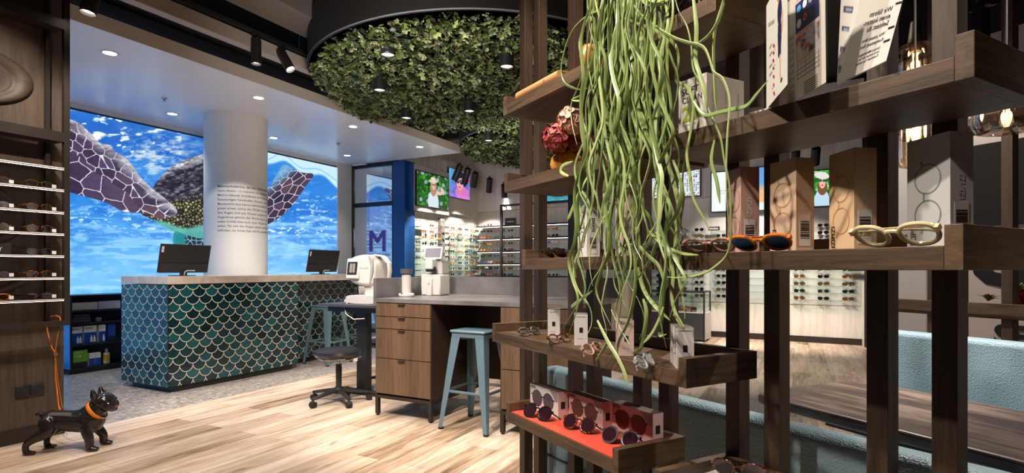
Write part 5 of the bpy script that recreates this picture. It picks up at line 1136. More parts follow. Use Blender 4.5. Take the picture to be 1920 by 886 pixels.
o = MB(); o.box(.0, .5, -.03, 0, 0, 2.9); tag(o.build('white_door_leaf', simple('white_door_paint', (.62, .59, .57), .4), None, (*RWF(-.02, 0), 0), RW_ANG, bevel=.01, smooth=False), 'pale panelled door beside the rack behind the far bench', 'door')
o = MB()
for x in (.02, .10): o.box(x, x+.012, -.045, -.03, 0, 2.9)
tag(o.build('door_trim', M_bronze, None, (*RWF(-.02, 0), 0), RW_ANG, smooth=False), 'dark narrow trim lines on the pale panelled door', 'trim')

# ================================================================== PENDANTS
def pendant(label, u, vtop, vbot, Y, rad, vbulb, ribs=True):
    p = at(u, vtop, Y); zb = at(u, vbot, Y)[2]; L = p[2]-zb; r = thing('glass_pendant', label, 'pendant lamp', p, 0, 'smoked glass pendants')
    o = MB(); rf = (lambda a: 1+.016*math.cos(18*a)) if ribs else None
    o.lathe([(.03, .004), (rad*.75, -.004), (rad, -.03), (rad, -L+.035), (rad*.85, -L+.008), (rad*.5, -L), (0, -L)], 72, rf=rf); o.build('glass_shade', M_amber, r)
    o = MB(); o.lathe([(0, .10), (.018, .10), (.026, .03), (.03, .0), (.02, -.03), (0, -.03)], 20); o.build('socket', simple('dark_brass', (.10, .075, .045), .35, .8), r)
    o = MB(); o.cyl((0, 0, .10), (0, 0, 4.3-p[2]), .0035, n=8); o.build('cord', simple('grey_cable', (.22, .21, .20), .5), r)
    zl = at(u, vbulb, Y)[2]-p[2]; o = MB(); o.lathe([(0, zl+.08), (.014, zl+.07), (.022, zl+.04), (.022, zl-.035), (.012, zl-.05), (0, zl-.052)], 20); b = o.build('bulb', M_pane, r)
    o = MB()
    for k in range(5): a = 2*PI*k/5; o.tube([(.009*math.cos(a+.5*j), .009*math.sin(a+.5*j), zl-.035+.012*j) for j in range(7)], .0012, 5)
    o.build('filament', glow('hot_filament', (1, .50, .18), 16), b)
    l = bpy.data.lights.new('bulb_light', 'POINT'); l.energy = 1.2; l.color = (1, .6, .3); l.shadow_soft_size = .03; lo = bpy.data.objects.new('bulb_light', l); COL.objects.link(lo); lo.parent = r; lo.location = (0, 0, zl)
    return r
pendant('smoked glass cylinder pendant seen just above the top oak shelf', 1716, 84, 188, 2.45, .075, 115)
pendant('smoked glass cylinder pendant hanging below the top oak shelf behind the grey box', 1716, 196, 314, 2.2, .069, 242)
pendant('wide smoked glass pendant at the right edge of the photo', 1887, 165, 250, 2.1, .105, 212, False)
# ================================================================== THE OAK DISPLAY RACK (local x to the right, y away)
def onf(u, y):                        # x on the rack plane y seen at column u
    a = (u-960)/F; p0 = KF(0, y); return (a*p0[1]-p0[0])/(math.cos(K_ANG)-a*math.sin(K_ANG))
def zf(x, y, v): return H-(v-HY)*KF(x, y)[1]/F
rack = thing('display_rack', 'large dark oak display rack of paired posts and staggered tray shelves in the foreground', 'display rack', (.864, 1.08, 0), K_ANG)
for x in (0, -.125, -.38, -.50, -.76, -.88, -1.14, -1.26, -1.52, -1.64):
    o = MB(); o.box(x-.044, x, 0, .044, 0, 3.2); o.build('post', M_oakz, rack, bevel=.0012, smooth=False)
TR = {'T0': (1.785, -1.36, -.355), 'T1': (1.490, -.555, .127), 'T4': (1.492, -1.352, -.60), 'T2': (1.198, -1.22, .113), 'T5': (.913, -1.452, -.442), 'T6': (.624, -1.337, -.69), 'T7': (.616, -.55, .17)}
for k, (z, x0, x1) in TR.items():
    o = MB(); o.box(x0+.026, x1-.026, -.262, -.002, z, z+.039); s_ = o.build('tray_shelf', M_oakx, rack, bevel=.0012, smooth=False)
    for a in (x0, x1-.026): o = MB(); o.box(a, a+.0258, -.262, -.002, z, z+.072); o.build('end_board', M_oaky, s_, bevel=.0012, smooth=False)
    o = MB(); o.box(x0+.026, x1-.026, -.024, -.002, z+.039, z+.072); o.build('back_rail', M_oakx, s_, bevel=.001, smooth=False)
ztop = {k: v[0]+.0392 for k, v in TR.items()}

# printed eyewear cartons
M_cbeige = simple('beige_carton', srgb(222, 190, 160), .5, var=.01); M_cpink = simple('dusty_rose_carton', srgb(206, 166, 150), .5, var=.01); M_csand = simple('sand_carton', srgb(226, 192, 152), .5, var=.01); M_cgrey = simple('pale_grey_carton', srgb(206, 206, 204), .5, var=.01); M_cwhite = simple('white_carton', srgb(232, 226, 222), .45, var=.01); M_crose = simple('pale_rose_carton', srgb(228, 196, 190), .45, var=.01)
M_ink = simple('black_print', (.012, .012, .014), .5); M_inkorange = simple('orange_print', srgb(206, 160, 100), .5); M_inkgrey = simple('grey_green_print', srgb(130, 150, 150), .5); M_inkrose = simple('rose_print', srgb(176, 136, 122), .5); M_inkwhite = simple('white_print', (.75, .73, .7), .5)
def outline_glasses(o, cx, cz, w, rot, y=-.0006, th=.0016, lens=None):
    """a pair of spectacles drawn on a carton face, long axis turned by rot"""
    c, s = math.cos(rot), math.sin(rot)
    for sg in (-1, 1):
        pts = rim_path('round', w*.40, w*.40, 26); P = [(sg*w*.26+x, z) for x, z in pts]
        inner = [(cx+(x*c-z*s), cz+(x*s+z*c)) for x, z in P]; P2 = [(sg*w*.26+(x-sg*w*.26)*(1+2*th/(w*.4)*1.6), z*(1+2*th/(w*.4)*1.6)) for x, z in P]; outer = [(cx+(x*c-z*s), cz+(x*s+z*c)) for x, z in P2]
        n = len(P); o.add([(a, y, b) for a, b in inner]+[(a, y, b) for a, b in outer], [(i, (i+1) % n, n+(i+1) % n, n+i) for i in range(n)])
    def bar(x0, z0, x1, z1, t):
        d = Vector((x1-x0, z1-z0)); n_ = Vector((-d.y, d.x)).normalized()*t; q = [(x0+n_.x, z0+n_.y), (x0-n_.x, z0-n_.y), (x1-n_.x, z1-n_.y), (x1+n_.x, z1+n_.y)]
        o.add([(cx+(x*c-z*s), y, cz+(x*s+z*c)) for x, z in q], [(0, 1, 2, 3)])
    bar(-w*.07, w*.06, w*.07, w*.06, th*1.1)
    for sg in (-1, 1): bar(sg*w*.45, w*.08, sg*w*.53, w*.11, th*1.6)
def tall_carton(label, corner, Y, ang, base, ink, side_ink=M_inkwhite, w=.088, d=.046, h=.20, shade=None):
    """standing on its end: near vertical edge at image column corner, long front face running away to the left"""
    X = (corner-960)/F*Y; rz = ang-PI   # local x points from the far left edge to the near corner
    ca, sa = math.cos(rz), math.sin(rz); loc = (X-w*ca, Y-w*sa, ztop['T2'])
    r = thing('eyewear_carton', label, 'box', loc, rz); o = MB(); o.box(0, w, 0, d, 0, h); o.build('carton', base, r, bevel=.0008, smooth=False)
    o = MB(); outline_glasses(o, w*.50, h*.46, h*.62, R(90)); o.build('glasses_drawing', ink, r, smooth=False)
    o = MB(); lettering(o, 'IZIPIZI', .016, lambda x, y: (.008+.012-y, -.0007, .006+x), bold=.02); o.build('logo_print', M_ink, r, smooth=False)
    o = MB(); lettering(o, 'IZIPIZI', .016, lambda x, y: (w+.0006, d*.58-y, h*.42+x), bold=.02); o.build('side_logo', side_ink, r, smooth=False)
    o = MB(); o.box(w+.0002, w+.0007, .008, d-.010, .012, .078); q = o.build('barcode_label', M_inkwhite, r, smooth=False)
    o = MB(); g = random.Random(3); z = .028
    while z < .066: t_ = g.choice((.0012, .002, .003)); o.box(w+.0007, w+.001, .011, d-.013, z, z+t_); z += t_+g.choice((.001, .0016, .0022))
    o.build('barcode', M_ink, q, smooth=False); return r
tall_carton('pale grey upright eyewear box at the right end of the eye-level shelf', 1781.5, .955, R(98), M_cgrey, M_inkgrey, M_crose, .088)
tall_carton('beige upright eyewear box next to the grey one on the eye-level shelf', 1601, 1.085, R(92), M_csand, M_inkorange, M_inkwhite, .080)
tall_carton('beige upright eyewear box, third from the right on the eye-level shelf', 1492.5, 1.18, R(104), M_cbeige, M_inkorange, M_inkwhite, .080)
tall_carton('dusty rose upright eyewear box touching the lone hanging plant ribbon on the eye-level shelf', 1389, 1.29, R(97), M_cpink, M_inkrose, M_inkwhite, .062)
tall_carton('whitish upright eyewear box at the left edge of the plant on the eye-level shelf', 1100, 1.80, R(103), M_cwhite, M_ink, M_ink, .085)
tall_carton('whitish upright eyewear box hidden behind the middle of the hanging plant', 1172, 1.62, R(100), M_crose, M_inkrose, M_inkwhite, .08)

def kloc(u, y, z): return (*KF(onf(u, y), y), z)
T2z = ztop['T2']+.001
glasses('eyeglasses', 'cream translucent folded glasses lying at the right of the eye-level shelf', 'glasses', kloc(1690, -.235, T2z), K_ANG+R(-4), 'soft', M_clearfr, 'clear', .056, .046, .02, .0040, 'folded', None, R(48))
glasses('eyeglasses', 'orange translucent folded glasses lying before the third beige box on the eye-level shelf', 'glasses', kloc(1434, -.235, T2z), K_ANG+R(8), 'soft', M_orangefr, 'bluelens', .052, .044, .02, .0038, 'folded', None, R(52))
glasses('eyeglasses', 'rose translucent folded glasses lying left of the dusty rose box', 'glasses', kloc(1337, -.225, T2z), K_ANG+R(10), 'soft', M_pinkfr, 'clear', .05, .042, .02, .0034, 'folded', None, R(50))
glasses('eyeglasses', 'clear glasses lying behind the plant ribbons on the eye-level shelf', 'glasses', kloc(1214, -.225, T2z), K_ANG, 'soft', M_icefr, 'clear', .05, .04, .02, .003, 'folded', None, R(50))
glasses('sunglasses', 'dark sunglasses lying at the left end of the eye-level shelf', 'sunglasses', kloc(1046, -.22, T2z), K_ANG, 'soft', M_acet, 'dark', .05, .04, .02, .0028, 'folded', None, R(50))

# middle tray: small cartons with folded glasses
def small_carton(label, u, v, ang, base, ink, h=.10):
    p = gp(u, v, ztop['T5']); rz = ang-R(90)      # local x = across the narrow end, y = along the carton
    r = thing('eyewear_carton', label, 'box', (*p, ztop['T5']), rz); o = MB(); o.box(0, .043, 0, .105, 0, h); o.build('carton', base, r, bevel=.0008, smooth=False)
    o = MB(); o.box(.016, .027, -.0008, 0, h*.42, h*.58); o.build('tab', M_ink, r, smooth=False)
    o = MB(); o.box(.006, .037, -.0005, 0, h*.92, h*.94); o.box(.010, .030, -.0005, 0, h*.22, h*.225); o.build('fine_print', M_inkgrey, r, smooth=False)
    o = MB(); o.M = Matrix.Translation((-.0004, .105, 0)) @ Matrix.Rotation(R(-90), 4, 'Z'); outline_glasses(o, .052, h*.52, .086, R(90) if h < .0 else 0); o.build('glasses_drawing', ink, r, smooth=False)
    o = MB(); o.box(.0, .043, 0, .105, h, h+.0004); o.build('lid', simple('warm_grey_lid', srgb(170, 160, 150), .5), r, smooth=False); return r
small_carton('small white eyewear box, leftmost on the middle tray shelf', 1027, 632.5, R(84), M_cwhite, M_ink)
small_carton('small white eyewear box, second from the left on the middle tray shelf', 1077, 647, R(84), M_cwhite, M_ink)
small_carton('pale rose eyewear box half hidden by plant ribbons on the middle tray shelf', 1160, 667, R(84), M_crose, M_inkrose)
small_carton('white and ice blue eyewear box at the right end of the middle tray shelf', 1268, 691, R(82), M_cwhite, M_inkgrey, .102)
for u, v, fm, ln, lab, rz in ((999, 629, M_greyfr, 'clear', 'folded dark rimmed glasses, leftmost on the middle tray shelf', 18), (1056, 643, M_tort, 'clear', 'folded tortoiseshell glasses between the two small white boxes', 20), (1121, 663, M_pinkfr, 'clear', 'folded rose coloured glasses under the plant ribbons on the middle tray', 26), (1221, 688, M_icefr, 'clear', 'folded clear glasses before the ice blue box on the middle tray', 30)):
    glasses('eyeglasses', lab, 'glasses', (*gp(u, v, ztop['T5']), ztop['T5']+.001), R(rz+28), 'soft', fm, ln, .043, .036, .017, .0030, 'folded', None, R(-42))

# lower tray with red card, three cartons and three sunglasses
o = MB(); z6, a6, b6 = TR['T6']; o.box(a6+.03, b6-.03, -.255, -.028, ztop['T6'], ztop['T6']+.002)
tag(o.build('shelf_card', M_red, None, (.864, 1.08, 0), K_ANG, smooth=False), 'coral red card lining the lower tray shelf under the sunglasses', 'shelf card')
Z6 = ztop['T6']+.003
def flat_carton(label, u, v, base, shape, lens_m, frame_m):
    p = gp(u, v, Z6); r = thing('sunglasses_carton', label, 'box', (*p, Z6), K_ANG+R(1)); w, h, d = .186, .096, .044
    o = MB(); o.box(-w, 0, 0, d, 0, h); o.build('carton', base, r, bevel=.0008, smooth=False)
    o = MB(); o.prism([(-w*.30, h), (-.001, h), (-.001, h*.62), (-.012, h*.60)], -.0006, -.0002); o.build('corner_print', M_plastg, r, smooth=False)
    o = MB(); o.box(-w, 0, 0, d, h, h+.0005); o.build('lid', M_blacksoft if 0 else simple('taupe_lid', srgb(104, 88, 78), .5), r, smooth=False)
    cx, cz, ww = -w*.53, h*.52, .148; 
    for sg in (-1, 1):
        rp = rim_path(shape, ww*.42, ww*.38, 26); o = MB(); o.prism([(cx+sg*(ww*.25+x*1.0), cz+z) for x, z in rp], -.0010, -.0006); o.build('lens_print', lens_m, r, smooth=False)
    o = MB()
    for sg in (-1, 1):
        rp = rim_path(shape, ww*.42, ww*.38, 26); n = len(rp); o.add([(cx+sg*(ww*.25+x), -.0011, cz+z) for x, z in rp]+[(cx+sg*(ww*.25+x*1.07), -.0011, cz+z*1.08) for x, z in rp], [(i, (i+1) % n, n+(i+1) % n, n+i) for i in range(n)])
        o.box(min(cx+sg*ww*.46, cx+sg*ww*.52), max(cx+sg*ww*.46, cx+sg*ww*.52), -.0011, -.0006, cz+ww*.05, cz+ww*.08)
    o.box(cx-ww*.06, cx+ww*.06, -.0011, -.0006, cz+ww*.05, cz+ww*.075); o.build('frame_print', frame_m, r, smooth=False)
    o = MB(); lettering(o, 'IZIPIZI', .0125, lambda x, y: (-w+.004+x, -.0007, h-.013+y), bold=.03); lettering(o, 'SUN', .005, lambda x, y: (-w+.004+x, -.0007, h-.021+y)); lettering(o, '#E POLARIZED', .004, lambda x, y: (cx-.014+x, -.0007, .008+y)); o.build('logo_print', M_ink, r, smooth=False)
    o = MB(); o.lathe([(.0, -.0008), (.0042, -.0008)], 16, (cx, 0, .022), 'y'); o.lathe([(.0, -.0008), (.003, -.0008)], 16, (-.010, 0, .010), 'y'); o.build('round_mark', M_ink, r, smooth=False)
    o = MB(); o.box(.0002, .0007, .012, .030, h*.36, h*.62); o.build('end_tab', M_ink, r, smooth=False)
    return r
M_lgrey = simple('printed_grey_lens', srgb(96, 84, 88), .4); M_lbrown = simple('printed_brown_lens', srgb(104, 74, 66), .4); M_lred = simple('printed_red_brown_lens', srgb(96, 46, 42), .4); M_fbrown = simple('printed_brown_frame', srgb(60, 34, 24), .4)
flat_carton('white sunglasses box with round grey lenses printed, leftmost on the lower tray', 1046.5, 785.5, M_cwhite, 'round', M_lgrey, M_ink)
flat_carton('pale rose sunglasses box with round brown lenses, middle one on the lower tray', 1130, 809, M_crose, 'round', M_lbrown, M_fbrown)
flat_carton('pale rose sunglasses box with square red-brown lenses, rightmost on the lower tray', 1224, 836, M_crose, 'soft', M_lred, M_fbrown)
for u, v, fm, lab in ((1001, 786, M_acet, 'round dark sunglasses before the leftmost sunglasses box'), (1079, 809, M_tort, 'round dark sunglasses with tortoise bridge before the middle sunglasses box'), (1156, 836, M_greyfr, 'round dark sunglasses with grey rims at the right on the red card')):
    g = glasses('sunglasses', lab, 'sunglasses', (*gp(u, v-1, Z6), Z6+.001), K_ANG+R(14), 'round', fm, 'dark', .054, .050, .018, .0028, 'open', None, R(-34))
# lowest tray
p = gp(1385, 905, ztop['T7'])
o = MB(); o.box(-.11, .16, -.10, .09, 0, .002); tag(o.build('shelf_card', M_cwhite, None, (*p, ztop['T7']+.0003), K_ANG, smooth=False), 'white card on the lowest tray at the bottom edge', 'shelf card')
glasses('sunglasses', 'folded tortoiseshell sunglasses on the white card at the bottom edge of the photo', 'sunglasses', (*gp(1385, 897, ztop['T7']), ztop['T7']+.003), K_ANG+R(28), 'soft', M_tort, 'brown', .052, .044, .018, .0036, 'folded', None, R(20))

# top right shelf: SOFT CLEAN boxes, striped box, acrylic card stands
T1z = ztop['T1']
bl = (.2989*1.357, 1.357)
M_wash = simple('white_washed_card', srgb(214, 206, 194), .5, var=.05); M_lime = simple('lime_print', srgb(150, 176, 30), .5)
for i in range(3):
    c_, s_ = math.cos(K_ANG), math.sin(K_ANG); off = .043*i+.0005*i; r = thing('lens_cleaner_box', ('front', 'middle', 'rear')[i]+' one of the three white lens cleaner boxes on the top right shelf', 'box', (bl[0]-s_*off, bl[1]+c_*off, T1z), K_ANG)
    o = MB(); o.box(0, .086, 0, .043, 0, .124); o.build('carton', M_wash, r, bevel=.0008, smooth=False)
    if i == 0:
        o = MB(); lettering(o, 'SOFT', .022, lambda x, y: (.012+x, -.0007, .088+y)); lettering(o, 'CLEAN', .020, lambda x, y: (.012+x, -.0007, .068+y)); o.build('product_name', M_ink, r, smooth=False)
        o = MB(); lettering(o, '20', .050, lambda x, y: (.012+x, -.0007, .024+y), bold=.02); o.build('count_print', M_lime, r, smooth=False)
        o = MB(); lettering(o, 'Brillenputztücher', .006, lambda x, y: (.013+x, -.0007, .013+y)); o.build('fine_print', M_inkgrey, r, smooth=False)
    o = MB(); lettering(o, 'LENS WIPES', .010, lambda x, y: (.0866, .025-y, .028+x), space=1.2); o.build('spine_print', M_inkgrey, r, smooth=False)
o = MB(); 
def stripes(X, Z): 
    a = np.arctan2(Z-.1, X-.2); return lerp(col(200, 196, 190), col(50, 46, 44), (np.sin(a*26) > .2).astype(float))
r = thing('striped_box', 'small box with a black and white sunburst pattern between the cleaner boxes and the cards', 'box', kloc(1404, -.10, T1z), K_ANG)
o = MB(); o.box(0, .055, .0, .05, 0, .055); o.build('carton', M_wash, r, smooth=False); picture('pattern_print', .053, .053, 60, 60, stripes, print_mat('sunburst_print'), r, (.001, -.0006, .001))
M_acr = thin_glass('acrylic', (.95, .98, .97), .10)
def quad_panel(name, P, nx, ny, fn, m, parent, off=.0):
    """picture on a quadrilateral BL, BR, TR, TL in 3-D"""
    X, Z = np.meshgrid(np.linspace(0, 1, nx), np.linspace(0, 1, ny)); rgb = to_lin(fn(X, Z)); BL, BR, TRq, TL = [np.array(p) for p in P]
    n = np.cross(BR-BL, TL-BL); n /= np.linalg.norm(n)
    V = (BL[None, None]*((1-X)*(1-Z))[..., None]+BR*(X*(1-Z))[..., None]+TRq*(X*Z)[..., None]+TL*((1-X)*Z)[..., None]).reshape(-1, 3)+n*off
    i = np.arange(nx*ny).reshape(ny, nx); Q = np.stack([i[:-1, :-1], i[:-1, 1:], i[1:, 1:], i[1:, :-1]], -1).reshape(-1, 4)
    me = bpy.data.meshes.new(name); me.from_pydata([tuple(v) for v in V], [], [tuple(q) for q in Q.tolist()]); ca = me.color_attributes.new('Col', 'FLOAT_COLOR', 'POINT'); ca.data.foreach_set('color', np.concatenate([rgb.reshape(-1, 3), np.ones((nx*ny, 1))], 1).astype(np.float32).ravel())
    me.materials.append(m); o = bpy.data.objects.new(name, me); COL.objects.link(o); o.parent = parent; return o
def slab(o, P, th):
    BL, BR, TRq, TL = [Vector(p) for p in P]; n = (BR-BL).cross(TL-BL).normalized()*th; o.hexa([tuple(x) for x in (BL, BR, TRq, TL)]+[tuple(x-n) for x in (BL, BR, TRq, TL)])
def fashion(X, Z):
    c = np.zeros(X.shape+(3,))+col(222, 220, 210); c = put(c, ellm(X, Z, .66, .72, .10, .11) | ellm(X, Z, .66, .52, .085, .16), (34, 38, 66)); c = put(c, (np.abs(X-.655) < .075-.03*(.6-Z)) & (Z > .33) & (Z < .62), (34, 38, 66)); c = put(c, (np.abs(X-.68-.05*(.3-Z)) < .025) & (Z > .12) & (Z < .34), (206, 160, 130)); c = put(c, ellm(X, Z, .78, .60, .035, .10, -.2), (214, 170, 140)); c = put(c, ellm(X, Z, .62, .865, .055, .045), (206, 160, 120)); c = put(c, ellm(X, Z, .60, .88, .06, .045) & (X < .61), (150, 110, 70)); c = put(c, ellm(X, Z, .74, .10, .05, .02), (40, 50, 56))
    for zc, wd in ((.50, .05), (.44, .06), (.37, .05), (.30, .06), (.22, .05), (.14, .06), (.06, .05)): c = put(c, (np.abs(Z-zc) < .022) & (np.abs(X-.38-.02*np.sin(zc*30)) < wd) & (np.abs((X*9+Z*14) % 1-.5) < .33), (176, 50, 34))
    for zc in (.54, .47, .36, .28): c = put(c, (np.abs(Z-zc) < .012) & (np.abs(X-.24) < .08) & ((X*26) % 1 > .35), (40, 40, 40))
    c = put(c, (np.abs(Z-.80+.2*X) < .02) & (np.abs(X-.25) < .16) & ((X*22) % 1 > .4), (90, 88, 84)); return c
def infocard(X, Z):
    c = np.zeros(X.shape+(3,))+col(206, 198, 186); c = put(c, (X > .25) & (X < .86) & (Z > .62) & (Z < .90), (36, 44, 84)); 
    for i, k in enumerate(((80, 170, 230), (240, 240, 240), (150, 150, 150), (130, 120, 110))): c = put(c, ellm(X, Z, .34+.155*i, .84, .055, .035), k)
    c = put(c, ellm(X, Z, .34, .70, .06, .04), (210, 205, 195)); c = put(c, ellm(X, Z, .50, .72, .05, .035) & ~ellm(X, Z, .50, .72, .025, .018), (226, 80, 60))
    f1, f2, cc = voro(X*14, Z*30, 7, .9); m = (X > .25) & (X < .86) & (Z > .36) & (Z < .58); c = np.where(m[..., None], lerp(lerp(col(60, 80, 90), col(220, 120, 60), cc), col(196, 190, 200), (fbm(X*9, Z*18, 3, 3)-.35)*3), c)
    c = put(c, (X > .25) & (X < .86) & (Z > .17) & (Z < .34) & ((np.abs((X*9) % 1-.5) < .06) | (np.abs((Z*24) % 1-.5) < .10)), (120, 114, 108)); c = put(c, (X > .03) & (X < .2) & ((Z*60) % 1 > .5) & (Z < .66), (130, 124, 118)); c = put(c, (X > .45) & (X < .8) & ((Z*50) % 1 > .5) & (Z < .13), (80, 78, 60))
    c = put(c, (X > .27) & (X < .7) & ((np.abs(Z-.60) < .008) | (np.abs(Z-.345) < .006) | (np.abs(Z-.925) < .006)), (206, 100, 70)); return c
M_cardprint = print_mat('printed_card')
def stand(name, label, P, fn, px):
    r = thing(name, label, 'card stand'); o = MB(); slab(o, P, .0025); o.build('acrylic_sheet', M_acr, r, smooth=False); quad_panel('printed_card', P, px, int(px*1.4), fn, M_cardprint, r, .0012); o = MB(); slab(o, P, -.0009); return r
def g3(u, z, Y): return ((u-960)/F*Y, Y, z)
P = [g3(1438, T1z+.001, 1.153), g3(1478, T1z+.001, .995), g3(1478, T1z+.215, .995), g3(1438, T1z+.215, 1.153)]
stand('card_stand', 'upright clear card stand with a fashion picture of a woman in a dark blue dress', P, fashion, 150)
P = [g3(1479, T1z+.001, 1.12), g3(1550, T1z+.001, .985), g3(1548, T1z+.205, .985), g3(1476, T1z+.205, 1.12)]
stand('card_stand', 'upright clear card stand with app icons and a colourful picture', P, infocard, 140)
# tilted folded card with mirrored text seen through its sheet
def a3(u, v, Y): return ((u-960)/F*Y, Y, H-(v-HY)/F*Y)
P = [a3(1572, 158, 1.06), a3(1663, 114, .93), a3(1706, -45, .92), a3(1622, -30, 1.05)]
r = thing('card_stand', 'tilted open folded card with mirrored black text at the top right', 'card stand')
o = MB(); slab(o, P, .0025); o.build('acrylic_sheet', M_acr, r, smooth=False)
quad_panel('printed_card', P, 60, 60, lambda X, Z: lerp(col(196, 190, 180), col(226, 222, 214), (X > .72).astype(float)*.8), M_cardprint, r, .0012)
o = MB(); BLv, BRv, TRv, TLv = [Vector(p) for p in P]; nn = (BRv-BLv).cross(TLv-BLv).normalized()*.0018; hgt = .19
def oncard(fx, fz): b = BLv.lerp(BRv, fx); t_ = TLv.lerp(TRv, fx); return tuple(b.lerp(t_, fz)+nn)
for i, (s, sz, zz, x0) in enumerate((('Wir führen', .085, .62, .84), ('einen kosten-', .085, .54, .84), ('Sehtest du', .085, .46, .84), ('Wir passen Ihre', .058, .35, .82), ('Kompetenz Ihre', .058, .285, .82), ('Unsere Mitarbeiter', .046, .20, .80), ('sind immer für Sie', .046, .155, .80), ('Kommen Sie vorbei', .046, .11, .80))):
    vs, fs = text_geo(s, sz, bold=.004); o.add([oncard(x0-x*1.25, zz+y) for x, y in vs], fs)
for fx, fz in ((.88, .68), (.86, .40), (.84, .25)):
    o.add([oncard(fx, fz), oncard(fx+.12, fz), oncard(fx+.12, fz+.025), oncard(fx, fz+.025)], [(0, 1, 2, 3)])
o.build('mirrored_print', M_ink, r, smooth=False)
P2 = [a3(1569, 158, 1.10), a3(1573, 158, 1.06), a3(1620, -30, 1.05), a3(1578, -30, 1.20)]
quad_panel('folded_leaf', P2, 40, 60, lambda X, Z: put(put(lerp(col(190, 184, 176), col(220, 216, 208), X), ((Z*5) % 1 > .55) & ((Z*5) % 1 < .85) & (X > .2) & (X < .75), (70, 68, 72)), ((Z*5) % 1 > .6) & ((Z*5) % 1 < .75) & (X > .35) & (X < .7), (130, 150, 180)), M_cardprint, r)
o = MB(); slab(o, [a3(1652, 152, 1.02), a3(1664, 146, .99), a3(1664, 90, .99), a3(1652, 96, 1.02)], .004); o.build('stand_foot', M_acr, r, smooth=False)
# support arm down to the shelf
o = MB(); o.tube([a3(1600, 150, 1.10), g3(1600, T1z, 1.13)], .003, 8); o.tube([a3(1655, 118, .95), g3(1655, T1z, .97)], .003, 8); o.build('stand_rod', M_acr, r)
# ribbed lampshade behind the rack
p = at(1418, 80, 2.3); r = thing('ribbed_lampshade', 'grey ribbed conical lampshade hanging behind the top right shelf', 'pendant lamp', p)
o = MB(); prof = []
for i in range(14): z = .02-.022*i; rr = .11-.0052*i; prof += [(rr, z), (rr-.004, z-.010)]
o.lathe(prof, 40); o.build('shade', simple('taupe_ribbed_shade', srgb(96, 84, 76), .6), r); o = MB(); o.cyl((0, 0, .0), (0, 0, 4.3-p[2]), .004, n=8); o.lathe([(0, .03), (.03, .02), (.11, .02)], 30); o.build('cord', M_black, r)

# left shelves: book, vase with hydrangeas, orange vase, gold head
T0z, T4z = ztop['T0'], ztop['T4']
x0, x1 = onf(968, -.25), onf(1046, -.25); r = thing('book', 'tan linen book lying at the left end of the top left shelf', 'book', (*KF(x0, -.255), T0z+.0006), K_ANG)
M_tan = simple('tan_linen', srgb(186, 132, 84), .7, var=.03); w = x1-x0
o = MB(); o.tube([(0, .012, .016), (w, .012, .016)], 1, 16, flat=(.016, .012, (0, 0, 1))); o.box(0, w, .012, .17, 0, .003); o.box(0, w, .012, .17, .029, .032); o.build('cover', M_tan, r)
o = MB(); o.box(.003, w-.003, .013, .166, .003, .029); o.build('pages', M_pack, r, smooth=False)
o = MB(); o.lathe([(0, -.0003), (.006, -.0003)], 14, (w*.72, .0, .016), 'y'); o.lathe([(0, -.0003), (.005, -.0003)], 14, (w*.22, .0, .016), 'y'); o.build('spine_mark', simple('pale_tan_print', srgb(216, 176, 134), .6), r)
vx = onf(1062, -.15); r = thing('ribbed_vase', 'small ribbed yellow vase on the second left shelf', 'vase', (*KF(vx, -.15), T4z), K_ANG)
o = MB(); o.lathe([(.030, 0), (.046, .012), (.055, .035), (.050, .062), (.034, .080), (.026, .084), (.030, .088), (.024, .088), (.02, .07)], 90, rf=lambda a: 1+.045*math.cos(18*a)); o.build('body', simple('yellow_ceramic', srgb(222, 158, 60), .35), r)
def hydrangea(label, u, v, Y, rad, c1, c2, seed):
    c = Vector(at(u, v, Y)); r = thing('hydrangea_bloom', label, 'flower', tuple(c)); g = random.Random(seed)
    for nm, colr, k0 in (('petals', c1, 0), ('inner_petals', c2, 1)):
        o = MB()
        for i in range(26):
            th = math.acos(1-2*(i+.5)/26); ph = i*2.39996; d = Vector((math.sin(th)*math.cos(ph), math.sin(th)*math.sin(ph), math.cos(th))); 
            if (i % 3 == 0) != (k0 == 1): continue
            p = d*rad*g.uniform(.78, 1.0); t1 = d.orthogonal().normalized(); t2 = d.cross(t1); a0 = g.uniform(0, 1.5)
            for q in range(4):
                a = a0+q*PI/2; e = t1*math.cos(a)+t2*math.sin(a); f = d.cross(e); L = rad*.62
                o.add([tuple(p), tuple(p+e*L*.5+f*L*.42+d*.004), tuple(p+e*L*.95+f*L*.2+d*.002), tuple(p+e*L*.95-f*L*.2+d*.002), tuple(p+e*L*.5-f*L*.42+d*.004)], [(0, 1, 2), (0, 2, 3), (0, 3, 4)])
        o.build(nm, colr, r, smooth=False)
    o = MB(); b = Vector((*KF(vx, -.15), T4z+.07))-c; o.tube(smooth_open([(0, 0, 0), tuple(b*.5+Vector((0, 0, .0))), tuple(b)], 4), .0025, 6); o.build('stem', simple('brown_stem', srgb(96, 80, 44), .6), r); return r
_Y = KF(vx, -.15)[1]
hydrangea('dark red dried hydrangea bloom above the yellow vase', 1046, 258, _Y-.06, .048, simple('dusty_red_petal', srgb(190, 92, 82), .6), simple('deep_red_petal', srgb(150, 58, 58), .6), 3)
hydrangea('pale pink dried hydrangea bloom at the top of the vase bouquet', 1072, 226, _Y-.10, .044, simple('pale_pink_petal', srgb(232, 190, 168), .6), simple('dusty_pink_petal', srgb(206, 150, 132), .6), 5)
hydrangea('brownish red hydrangea bloom right of the dark red one, half under the plant', 1080, 262, _Y-.05, .04, simple('brown_red_petal', srgb(170, 96, 76), .6), simple('deep_red_petal', (.1, .02, .02), .6), 8)
ox = onf(1094, -.13); r = thing('orange_vase', 'small orange bottle vase half hidden by plant ribbons on the second left shelf', 'vase', (*KF(ox, -.10), T4z), 0)
